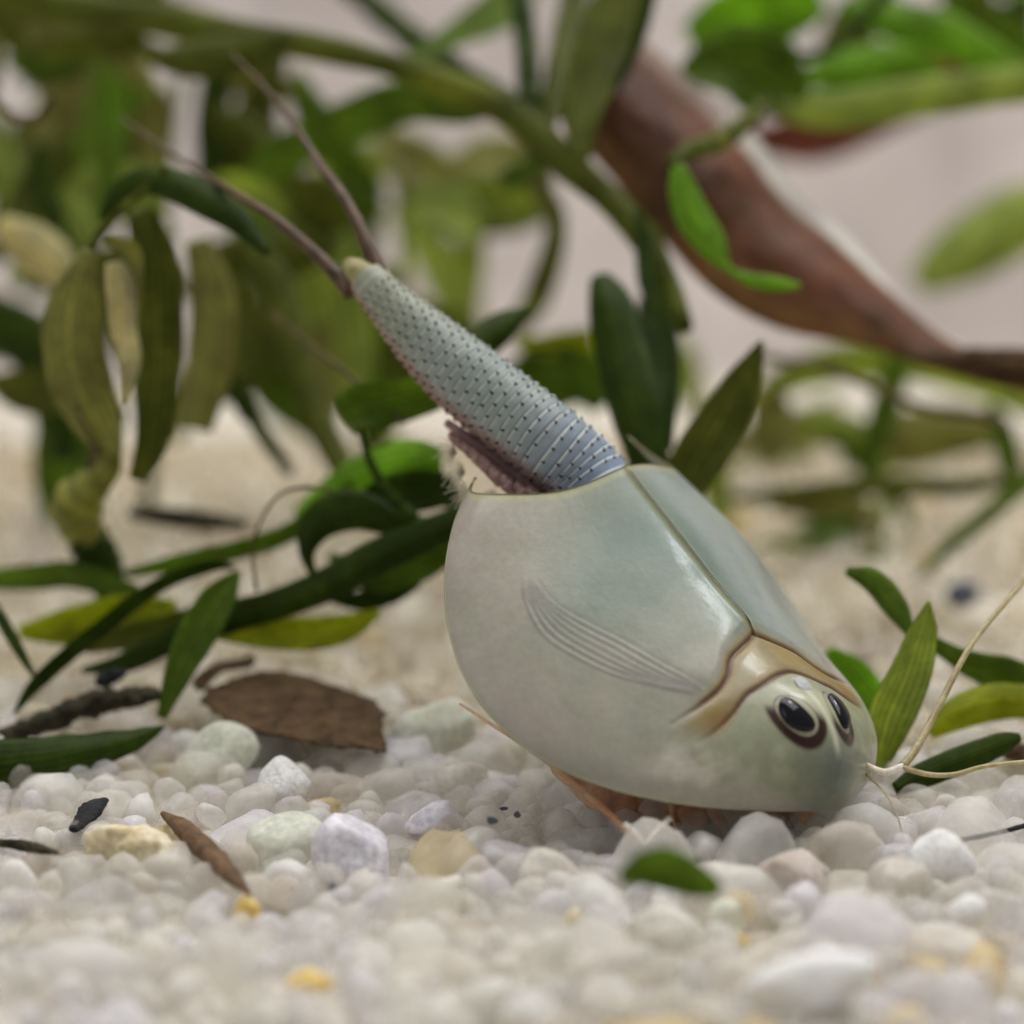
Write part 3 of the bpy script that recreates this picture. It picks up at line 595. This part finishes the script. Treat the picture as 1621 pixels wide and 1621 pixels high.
plant(G(60, 800), 'thick olive stem arching over the shrimp from the top corner down to its tail side', [
    ('S', 'olive', (104, 97), [(-60, -20, 60), (125, 14, 58), (250, 30, 56), (350, 50, 54), (475, 70, 46), (600, 97, 44), (700, 132, 48), (810, 180, 56), (885, 248, 54), (960, 312, 50), (1020, 378, 46), (1062, 455, 36), (1085, 520, 26)]),
    ('L', 'mid', (101, 108), [(815, 150, 20), (740, 165, 62), (650, 160, 70), (550, 195, 72), (440, 255, 62), (400, 290, 30)]),
    ('L', 'mid', (103, 112), [(640, 100, 10), (720, 60, 40), (790, 20, 70), (830, -30, 60)]),
    ('L', 'olive', (100, 112), [(850, 210, 20), (850, 290, 40), (880, 360, 34), (850, 470, 44), (810, 530, 30)]),
    ('L', 'mid', (99, 106), [(880, 240, 16), (800, 290, 40), (850, 260, 40)]),
    ('L', 'olive', (98, 108), [(1040, 400, 20), (1010, 330, 60), (1030, 280, 46), (1060, 240, 20)])])
plant(G(700, 780), 'pair of dark green upright stems crossing the arching olive stem', [
    ('S', 'dark', (112, 101), [(545, -30, 40), (625, 38, 44), (700, 96, 42), (810, 168, 40), (850, 210, 36)]),
    ('S', 'dark', (103, 101), [(818, -30, 34), (832, 60, 38), (836, 120, 38), (838, 200, 40)]),
    ('L', 'olive', (100, 98), [(985, -40, 50), (965, 40, 84), (940, 120, 80), (925, 190, 60), (930, 250, 20)]),
    ('L', 'dark', (100, 99), [(1030, -30, 30), (1000, 50, 50), (965, 110, 56), (930, 150, 40), (890, 190, 14)]),
    ('L', 'olive', (104, 101), [(915, -30, 46), (895, 60, 46), (880, 130, 44), (858, 215, 30)])])
plant(G(230, 860), 'bright green upright leaves glowing behind the hanging old leaves', [
    ('L', 'vivid', 116, [(195, 20, 46), (205, 90, 56), (212, 170, 58), (216, 240, 54), (228, 310, 50), (250, 375, 44), (262, 470, 30)]),
    ('L', 'dark', 110, [(345, 50, 40), (344, 130, 50), (338, 200, 56), (335, 290, 44)]),
    ('L', 'mid', 122, [(130, 20, 90), (150, 120, 110), (140, 260, 100), (150, 380, 70)]),
    ('L', 'olive', 124, [(60, 180, 80), (75, 280, 120), (70, 380, 110), (60, 470, 60)]),
    ('L', 'mid', 118, [(400, 200, 50), (420, 280, 90), (400, 370, 80), (380, 450, 40)]),
    ('S', 'olive', (118, 116), [(290, 120, 14), (265, 250, 20), (255, 420, 24), (240, 620, 24), (235, 840, 22)])])
plant(G(150, 930), 'old bleached plant with hanging translucent leaves and a swollen pale root node', [
    ('L', 'dark', (95, 91), [(160, 350, 14), (182, 312, 30), (215, 288, 40), (260, 286, 50), (320, 312, 56), (380, 352, 40), (425, 402, 12)]),
    ('L', 'old', 93, [(142, 395, 20), (118, 470, 80), (112, 545, 96), (130, 620, 100), (165, 690, 60), (180, 725, 24)]),
    ('L', 'ghost', 92.4, [(178, 415, 24), (188, 450, 46), (192, 520, 44), (204, 575, 34), (196, 640, 14)]),
    ('L', 'olive', 94.5, [(225, 330, 40), (246, 420, 74), (250, 520, 78), (248, 610, 70), (238, 700, 52), (215, 760, 26)]),
    ('L', 'old', 92.8, [(165, 380, 6), (205, 400, 40), (212, 470, 26), (210, 540, 14)]),
    ('L', 'old', 99, [(310, 380, 40), (330, 460, 70), (330, 570, 74), (310, 680, 50)]),
    ('L', 'ghost', 101, [(0, 350, 30), (50, 390, 80), (95, 430, 60), (120, 460, 20)]),
    ('S', 'old', (95, 96), [(180, 690, 26), (172, 740, 40), (140, 775, 62), (122, 800, 84), (128, 828, 74), (150, 850, 40)]),
    ('S', 'dark', (96, 97), [(128, 835, 56), (150, 875, 70), (168, 915, 60), (178, 960, 30)]),
    ('S', 'olive', (93, 94), [(262, 262, 14), (240, 290, 14), (165, 360, 16), (135, 420, 14)]),
    ('S', 'twig', (92.2, 93), [(118, 640, 6), (140, 690, 8), (150, 712, 16), (140, 742, 8)])])
plant(G(420, 880), 'blurred olive stems leaning down behind the raised tail', [
    ('L', 'olive', 106, [(350, 380, 30), (370, 470, 84), (372, 560, 90), (360, 640, 50)]),
    ('L', 'olive', (104, 100), [(400, 390, 30), (435, 450, 52), (458, 540, 50), (492, 640, 48), (525, 710, 46), (560, 770, 30)]),
    ('L', 'dark', 101, [(340, 570, 16), (375, 620, 26), (420, 690, 26), (462, 752, 16)]),
    ('L', 'pale', 112, [(480, 300, 60), (510, 420, 130), (540, 540, 110), (560, 640, 50)]),
    ('S', 'twig', (98, 91), [(430, 498, 7), (490, 545, 8), (560, 600, 8), (640, 668, 7)]),
    ('L', 'mid', 114, [(600, 420, 40), (620, 520, 80), (600, 640, 70), (590, 720, 40)])])
plant(G(640, 905), 'leafy sprig with a torn square leaf tip and a thin dark stalk under the tail', [
    ('L', 'mid', (90.5, 92), [(542, 660, 62), (575, 645, 78), (620, 636, 72), (680, 620, 60), (740, 600, 30)]),
    ('S', 'dark', (91, 91.5), [(566, 672, 9), (590, 740, 14), (622, 788, 20), (672, 838, 24)]),
    ('L', 'vivid', (97, 94), [(470, 815, 20), (520, 780, 50), (590, 742, 66), (650, 728, 70), (700, 730, 40)]),
    ('L', 'dark', (95, 93), [(560, 800, 20), (620, 782, 62), (690, 776, 64), (730, 790, 30)]),
    ('L', 'dark', (91.5, 92), [(496, 912, 10), (486, 872, 28), (506, 826, 62), (560, 808, 66), (630, 830, 40), (690, 830, 20)]),
    ('L', 'dark', (93, 90.5), [(130, 1062, 10), (200, 1050, 34), (280, 1010, 44), (350, 982, 52), (440, 958, 50), (520, 925, 56), (610, 875, 58), (720, 826, 48), (790, 790, 30)]),
    ('L', 'olive', (95, 94), [(135, 1028, 14), (190, 1010, 40), (260, 995, 44), (350, 968, 40), (430, 950, 10)]),
    ('L', 'mid', (96, 95), [(200, 908, 14), (280, 890, 28), (365, 872, 30), (450, 846, 30), (515, 800, 26), (560, 760, 12)]),
    ('L', 'dark', (95, 95), [(525, 948, 14), (570, 950, 32), (620, 940, 34), (665, 925, 10)]),
    ('L', 'mid', (95, 93), [(520, 880, 10), (580, 905, 60), (650, 890, 70), (720, 850, 60)])])
plant(G(70, 1060), 'narrow green blades spreading low over the gravel beside the bleached plant', [
    ('L', 'dark', (89, 93), [(22, 1130, 5), (62, 1076, 24), (150, 1000, 26), (250, 926, 24), (330, 896, 20), (372, 898, 6)]),
    ('L', 'mid', (97, 95), [(-30, 918, 30), (40, 914, 40), (120, 910, 42), (200, 935, 34), (260, 960, 12)]),
    ('L', 'dark', (91, 89), [(-20, 940, 10), (0, 975, 18), (28, 1025, 18), (58, 1078, 5)]),
    ('L', 'mid', (91, 88), [(378, 905, 10), (345, 950, 56), (310, 1005, 62), (282, 1060, 46), (255, 1135, 16)]),
    ('L', 'yellow', (93, 93), [(335, 1000, 20), (400, 1002, 46), (470, 1004, 52), (540, 996, 48), (600, 968, 14)]),
    ('L', 'yellow', (95, 95), [(30, 1000, 20), (110, 990, 60), (200, 970, 60), (280, 960, 20)])])
plant(G(-20, 900), 'dark broad leaf entering from the edge behind the bleached plant', [
    ('L', 'dark', 104, [(-40, 500, 70), (30, 530, 90), (75, 580, 80), (90, 660, 60), (100, 730, 30)]),
    ('L', 'mid', 110, [(70, 600, 60), (110, 680, 110), (100, 770, 90), (80, 830, 30)]),
    ('L', 'old', 108, [(85, -30, 90), (95, 60, 100), (100, 140, 84), (112, 210, 30)]),
    ('L', 'olive', 112, [(-30, 30, 60), (40, 60, 80), (60, 140, 40)]),
    ('S', 'twig', (98, 97), [(-30, 130, 14), (10, 178, 14), (38, 190, 14), (62, 185, 14), (85, 150, 10)]),
    ('L', 'olive', 114, [(-20, 240, 60), (30, 300, 90), (10, 380, 60)])])
plant(G(1050, 860), 'cluster of dark upright strap leaves behind the rear edge of the shield', [
    ('L', 'dark', (97, 94), [(948, 436, 34), (962, 480, 74), (980, 560, 82), (1000, 640, 84), (1022, 720, 70), (1035, 800, 50)]),
    ('L', 'dark', (99, 96), [(1030, 470, 40), (1042, 540, 66), (1045, 620, 66), (1040, 720, 54)]),
    ('L', 'olive', (94, 94), [(1206, 540, 8), (1182, 590, 48), (1150, 650, 74), (1112, 715, 84), (1075, 775, 70), (1050, 830, 40)]),
    ('L', 'dark', (96, 94), [(838, 486, 10), (800, 515, 50), (760, 548, 50), (730, 580, 20)]),
    ('L', 'mid', 104, [(800, 620, 60), (860, 600, 100), (920, 600, 90), (960, 640, 40)]),
    ('L', 'yellow', 104, [(820, 540, 20), (870, 560, 60), (940, 540, 40)])])
plant(G(1100, 820), 'curled fresh green shoot hanging in front of the brown dead leaf', [
    ('S', 'olive', (100, 97), [(1215, 160, 20), (1180, 195, 30), (1135, 225, 34), (1090, 240, 30), (1062, 262, 22)]),
    ('L', 'vivid', (95.5, 95), [(1074, 262, 22), (1082, 300, 46), (1098, 340, 56), (1128, 385, 48), (1152, 424, 14), (1185, 440, 20), (1225, 448, 24), (1268, 452, 8)]),
    ('L', 'dark', (98, 97), [(1010, 330, 12), (1022, 390, 30), (1030, 450, 34), (1040, 500, 12)])])
plant(G(1400, 700), 'bright green leafy crown spreading above the brown dead leaf', [
    ('L', 'mid', 104, [(1080, 120, 30), (1150, 105, 110), (1210, 120, 130), (1265, 165, 60)]),
    ('L', 'vivid', 108, [(1090, 60, 40), (1150, 30, 90), (1230, 20, 90), (1300, -10, 60)]),
    ('L', 'pale', 104, [(1230, 165, 40), (1310, 172, 60), (1400, 162, 64), (1520, 145, 62), (1640, 128, 60)]),
    ('L', 'vivid', 106, [(1330, 10, 30), (1410, 28, 60), (1500, 52, 64), (1570, 95, 60), (1650, 140, 40)]),
    ('S', 'dark', (104, 104), [(1225, 92, 14), (1310, 82, 18), (1360, 40, 20), (1420, -30, 20)]),
    ('L', 'vivid', 108, [(1250, 130, 20), (1330, 110, 60), (1420, 90, 60), (1480, 60, 20)]),
    ('L', 'mid', 110, [(1560, 20, 30), (1600, 60, 50), (1650, 100, 60)])])
plant(G(1400, 800), 'thin olive runner trailing across the pale gravel under the dead leaf', [
    ('S', 'twig', (104, 102), [(1190, 560, 12), (1245, 572, 14), (1320, 588, 14), (1400, 620, 14), (1470, 648, 14), (1560, 660, 16), (1600, 682, 14)]),
    ('L', 'pale', 112, [(1180, 640, 20), (1280, 590, 56), (1420, 575, 60), (1540, 600, 60), (1650, 640, 60)]),
    ('L', 'old', 114, [(1330, 720, 40), (1420, 700, 90), (1510, 680, 90), (1600, 680, 40)]),
    ('L', 'olive', 108, [(1160, 790, 16), (1270, 782, 32), (1400, 768, 34), (1520, 770, 30), (1640, 755, 20)]),
    ('L', 'pale', 124, [(1450, 450, 40), (1520, 400, 100), (1600, 350, 110), (1660, 330, 90)])])
plant(G(1600, 880), 'slender green blade slanting up beside the slate blue pebble', [
    ('L', 'mid', (104, 104), [(1448, 918, 8), (1500, 868, 22), (1570, 810, 28), (1650, 745, 26)])])
plant(G(1470, 1175), 'small leafy sprig with a pointed translucent leaf in front of the shrimp head', [
    ('L', 'pale', (84, 85), [(1470, 952, 6), (1458, 1000, 46), (1436, 1070, 66), (1410, 1130, 72), (1392, 1190, 50), (1385, 1225, 20)]),
    ('L', 'mid', (88, 86), [(1340, 904, 14), (1382, 922, 40), (1416, 962, 38), (1442, 1005, 14)]),
    ('L', 'dark', (82, 83), [(1416, 1250, 20), (1460, 1228, 40), (1530, 1200, 44), (1590, 1176, 34), (1615, 1168, 14)]),
    ('L', 'mid', (89, 88), [(1450, 1000, 14), (1520, 1045, 36), (1580, 1070, 60), (1650, 1095, 60)]),
    ('L', 'yellow', (87, 87), [(1470, 1160, 20), (1510, 1130, 50), (1570, 1110, 60), (1650, 1110, 50)]),
    ('L', 'vivid', (92, 92), [(1310, 1030, 20), (1345, 1065, 56), (1380, 1110, 60), (1420, 1140, 30)])])
plant(G(1300, 720), 'pale blurred leaves far behind against the back of the tank', [
    ('L', 'pale', 130, [(560, 240, 30), (640, 260, 60), (720, 280, 60), (800, 300, 30)]),
    ('L', 'pale', 128, [(620, 330, 30), (680, 390, 70), (720, 460, 80), (740, 540, 40)]),
    ('L', 'old', 126, [(1090, 640, 20), (1180, 720, 90), (1250, 700, 80), (1330, 640, 40)]),
    ('L', 'pale', 126, [(940, 560, 30), (1060, 560, 60), (1100, 640, 40)])])
# loose leaves and a leaf scrap
lf = leaf([(-40, 1212, 84), (40, 1205, 78), (120, 1192, 66), (190, 1176, 46), (235, 1160, 24), (260, 1150, 4)], M['dark'], depth=(83.2, 86.2), tilt=10, wave=.12, base=G(100, 1215), name='fallen_leaf')
tag(lf, 'glossy dark green fallen leaf with a pale midrib lying on the gravel', 'leaf')
lf = leaf([(984, 1392, 20), (1020, 1375, 56), (1060, 1374, 66), (1105, 1392, 54), (1140, 1410, 20)], M['mid'], depth=(63, 62.5), tilt=-15, base=G(1060, 1420), name='leaf_scrap')
tag(lf, 'blurred green leaf scrap drifting just above the gravel below the shrimp claw', 'leaf')
rt_ = thing('thin_root', G(405, 930), 'hair-thin curled brown root arching over the green blades', 'root')
stem([(406, 935, 5), (401, 880, 5), (410, 830, 5), (440, 785, 5), (480, 771, 6), (525, 778, 5)], M['twig'], rt_, 90.5)
# ---- brown dead leaf with a rolled edge and a painted pale sheen on it
top = [(935, 60), (1000, 38), (1090, 108), (1190, 192), (1262, 285), (1330, 345), (1402, 432), (1480, 512), (1562, 556), (1660, 590)]
bot = [(915, 110), (922, 215), (985, 300), (1055, 385), (1140, 470), (1240, 522), (1370, 548), (1470, 582), (1560, 606), (1660, 628)]
n, m = 70, 40
tp = spline([at(x, y, 112 - 4 * q / 9) for q, (x, y) in enumerate(top)], n); bt = spline([at(x, y, 107 - 3 * q / 9) for q, (x, y) in enumerate(bot)], n)
rows = []
for i in range(n):
    w_ = np.linalg.norm(tp[i] - bt[i]); r_ = []
    for j in range(m):
        u = j / (m - 1); p = bt[i] * (1 - u) + tp[i] * u
        bul = math.sin(u * math.pi) ** .8 * .22 * w_; p = p - FW * bul + UP * .04 * w_ * math.sin(u * 5)
        if u > .84: p = p - FW * ((u - .84) / .16) ** 2 * .9 - UP * ((u - .84) / .16) ** 3 * .5
        p = p + FW * (.12 * nz((i * .2, j * .22, 0), 1, 4.4) + .10 * max(0, math.sin((i * .55 - abs(j - 20) * .32))) ** 6)
        r_.append(p)
    rows.append(r_)
T_ = np.array(rows); nrm = np.cross(np.gradient(T_, axis=0), np.gradient(T_, axis=1)); nrm /= np.linalg.norm(nrm, axis=-1)[..., None]
V = np.concatenate([T_ + nrm * .07, (T_ - nrm * .07)[:, ::-1]], 1).reshape(-1, 3); F = grid_faces(n, 2 * m, True) + [tuple(range(2 * m))[::-1], tuple((n - 1) * 2 * m + j for j in range(2 * m))]
cu = np.concatenate([np.linspace(0, 1, m), np.linspace(1, 0, m)]); cx = np.linspace(0, 1, n)
DC = np.zeros((n, 2 * m, 3)) + L_(96, 62, 44); DC = over(DC, L_(128, 96, 60), (1 - sst(.0, .32, cu))[None] * np.ones((n, 1)) * .8)
DC = over(DC, L_(84, 50, 44), sst(.8, 1, cx)[:, None] * np.ones((1, 2 * m)) * .5)
DC = over(DC, L_(226, 228, 226), (sst(.77, .85, cu))[None] * (.15 + .85 * sst(.2, .5, cx) * (.75 + .25 * np.sin(cx * 23)))[:, None])  # light caught by the rolled top edge, painted into the pigment
DC = over(DC, L_(54, 38, 30), .7 * (1 - sst(.0, .2, cx))[:, None] * np.ones((1, 2 * m)))
k = NT('dead_leaf'); vc = k.add('VertexColor', layer_name='pigment'); co = k.obco(); na = k.noise(260, 5, co); ra = k.ramp(na.outputs[0], [(.34, (.42, .42, .40)), (.68, (1.3, 1.22, 1.12))])
k.link(k.mul(vc.outputs[0], ra.outputs[0]), k.b.inputs['Base Color']); k.set(Roughness=.5, IOR=1.25); k.bump(na.outputs[0], .5, .0005); M['dead'] = k.m
tag(obj('dead_leaf', V, F, M['dead'], base=G(1300, 700), col=DC.reshape(-1, 3)), 'large reddish-brown dead leaf with a rolled whitish edge', 'leaf')
dl = leaf([(1180, 225, 40), (1300, 215, 90), (1420, 160, 100), (1520, 110, 80), (1580, 80, 30)], M['dead'], depth=122, base=G(1400, 640), name='dead_leaf'); 
c_ = dl.data.color_attributes.new('pigment', 'FLOAT_COLOR', 'POINT'); c_.data.foreach_set('color', np.tile(np.r_[L_(112, 60, 44), 1].astype(np.float32), len(dl.data.vertices)))
tag(dl, 'smaller brown dead leaf half hidden behind the bright green crown', 'leaf')
# ---- bark, charcoal and seed debris
M['bark'] = mat_plain('bark_brown', lin(58, 42, 26), lin(112, 88, 60), 900, .85, 1.0, .0004)
M['moss'] = mat_plain('mossy_twig', lin(34, 34, 26), lin(92, 86, 64), 1300, .9, 1.0, .0005)
M['coal'] = mat_plain('charcoal', lin(14, 15, 17), lin(44, 46, 48), 1500, .7, .8, .0002)
M['seed'] = mat_plain('seed_brown', lin(72, 52, 36), lin(128, 98, 70), 1100, .6, .6, .0002)
def plate(outline, depth, thick, tilt, rough, seed):
    """irregular flake: pixel outline at its distance, filled, with thickness and uneven layered faces"""
    O = spline(outline + outline[:1], 90)[:-1]; c = O.mean(0); R_, V, F = 12, [], []
    for side in (-1, 1):
        for i in range(R_ + 1):
            for q, p in enumerate(O):
                f = i / R_; e = 1 + f ** 3 * (.05 * nz((p[0] * .1, p[1] * .1, 0), 1, seed) + .05 * nz((p[0] * .35, p[1] * .35, 0), 1, seed + 2))
                xy = c + (p - c) * f * e; w = at(xy[0], xy[1], depth + tilt * (xy[1] - c[1]) / 100)
                h = thick * (1 - f ** 6 * .75) + rough * (nz(w, .9, seed) + .6 * nz(w, 2.8, seed + 3) + .5 * abs(math.sin((xy[1] + .22 * (xy[0] - c[0])) * .16 + 2 * nz(w, .5, 1))))
                V.append(w + FW * side * h * .5)
    k_ = len(O); h_ = (R_ + 1) * k_
    for i in range(R_):
        for q in range(k_):
            a = (i * k_ + q, i * k_ + (q + 1) % k_, (i + 1) * k_ + (q + 1) % k_, (i + 1) * k_ + q); F.append(a); F.append(tuple(x + h_ for x in a[::-1]))
    F += [(R_ * k_ + q, R_ * k_ + (q + 1) % k_, h_ + R_ * k_ + (q + 1) % k_, h_ + R_ * k_ + q) for q in range(k_)]
    return np.array(V), F
bk = thing('bark_flake', G(460, 1170), 'fibrous brown bark flake lying on the gravel under yellow-green leaf', 'bark')
V, F = plate([(316, 1112), (328, 1092), (352, 1080), (392, 1068), (430, 1062), (480, 1070), (530, 1086), (570, 1100), (600, 1116), (608, 1136), (604, 1160), (610, 1190), (570, 1184), (520, 1182), (470, 1170), (410, 1160), (360, 1138)], 88.6, 1.4, -6, .4, 3.3)
obj('slab', V, F, M['bark'], bk)
V, F = plate([(302, 1080), (318, 1062), (345, 1048), (380, 1042), (404, 1036), (400, 1056), (360, 1062), (332, 1080), (316, 1096)], 92.5, .6, -6, .2, 5.3)
obj('splinter', V, F, M['bark'], bk)
def debris(name, pts, depth, label, cat, mat, seed, rough=.25, flat=.8):
    k = spline([(*at(p[0], p[1], gd(p[1]) - 1.6 if depth is None else depth), p[2] * (depth or gd(p[1])) / FPX / 2) for p in pts], 70)
    V, F = tube(k[:, :3], np.maximum(k[:, 3], .02), 26, flat=flat); c = np.repeat(k[:, :3], 26, 0); nv = len(c)
    V[:nv] = c + (V[:nv] - c) * np.array([1 + rough * (nz(v, 1.6, seed) + .8 * nz(v, 4.5, seed)) for v in V[:nv]])[:, None]
    b = V[:, :].mean(0); b[2] = V[:, 2].min(); return tag(obj(name, V, F, mat, base=b), label, cat)
debris('mossy_twig', [(-40, 1186, 30), (10, 1168, 36), (75, 1140, 42), (150, 1114, 44), (210, 1104, 40), (252, 1098, 22)], 88.5, 'dark fuzzy decaying twig lying behind the fallen green leaf', 'twig', M['moss'], 2.2, .5)
debris('charcoal_lump', [(152, 1082, 14), (166, 1076, 30), (184, 1068, 26), (202, 1062, 10)], 90, 'small black knob of charcoal touching the fuzzy twig', 'charcoal', M['coal'], 3.1, .4)
debris('charcoal_chip', [(116, 1314, 14), (132, 1296, 30), (148, 1278, 34), (166, 1266, 14)], None, 'black angular charcoal chip standing among pale grains', 'charcoal', M['coal'], 4.1, .22, .5)
debris('seed_sliver', [(258, 1288, 10), (290, 1312, 34), (330, 1350, 40), (368, 1388, 30), (396, 1416, 6)], None, 'pointed brown seed sliver leaning on the gravel', 'seed', M['seed'], 5.1, .14)
debris('stick_sliver', [(-20, 1332, 12), (30, 1338, 20), (60, 1344, 20), (92, 1350, 6)], None, 'thin grey-brown stick sliver half buried in pale gravel', 'twig', M['moss'], 6.1, .2)
debris('dark_twig', [(205, 812, 22), (250, 816, 36), (320, 824, 38), (390, 830, 20)], 107, 'blurred dark grey twig lying on the gravel behind the green blades', 'twig', M['moss'], 7.1, .2)
debris('black_twig', [(1495, 1334, 6), (1530, 1328, 9), (1580, 1318, 10), (1640, 1302, 9)], None, 'thin black twig lying on the gravel beside the chalk white pebble', 'twig', M['coal'], 8.1, .2)
debris('brown_stick', [(1430, 560, 20), (1500, 566, 34), (1570, 568, 44), (1660, 580, 60)], 104.5, 'brown woody stalk below the whitish leaf edge', 'twig', M['bark'], 9.1, .2)
debris('bark_crumb', [(1590, 1196, 14), (1610, 1192, 34), (1650, 1190, 40)], 85.5, 'reddish brown bark crumb under the leafy sprig', 'bark', M['bark'], 10.1, .2)
# ---- blurred undergrowth deep in the tank
def thicket(label, box, cols, n, d0, d1, seed, w0=40, w1=95):
    r = random.Random(seed); x0, y0, x1, y1 = box; p = thing('water_plant', ground((x0 + x1) / 2, max(900, y1)), label, 'plant', 'blurred plants deep in the tank')
    for q in range(n):
        x, y = r.uniform(x0, x1), r.uniform(y0, y1); a = math.radians(r.uniform(-35, 35) + (90 if r.random() < .65 else 10)); l = r.uniform(120, 260); w = r.uniform(w0, w1); b = r.uniform(-.5, .5)
        pts = []
        for i_, f in enumerate((0, .25, .5, .75, 1)):
            aa = a + b * f; pts.append((x + l * (f - .5) * math.cos(aa), y + l * (f - .5) * math.sin(aa), w * (.3, .9, 1, .8, .15)[i_]))
        leaf(pts, M[r.choice(cols)], p, r.uniform(d0, d1), n=16, m=7)
    stem([((x0 + x1) / 2, y0, 14), ((x0 + x1) / 2 + 20, (y0 + y1) / 2, 18), ((x0 + x1) / 2, y1 + 60, 18)], M[cols[0]], p, (d0 + d1) / 2)
thicket('tangle of olive leaves out of focus behind the tail filaments', (-30, -20, 420, 620), ['olive', 'mid', 'old', 'dark', 'pale', 'olive'], 38, 101, 114, 3)
thicket('loose pale green leaves out of focus above the raised tail', (420, 200, 820, 640), ['pale', 'mid', 'old', 'olive'], 16, 108, 120, 5)
thicket('low yellow-green leaves out of focus over the gravel beside the shield', (1120, 640, 1640, 880), ['pale', 'old', 'pale', 'mid'], 9, 108, 114, 8, 30, 70)
thicket('green leaf tangle out of focus at the top beyond the dead leaf', (1080, -40, 1640, 150), ['mid', 'vivid', 'dark', 'olive'], 10, 110, 120, 11)
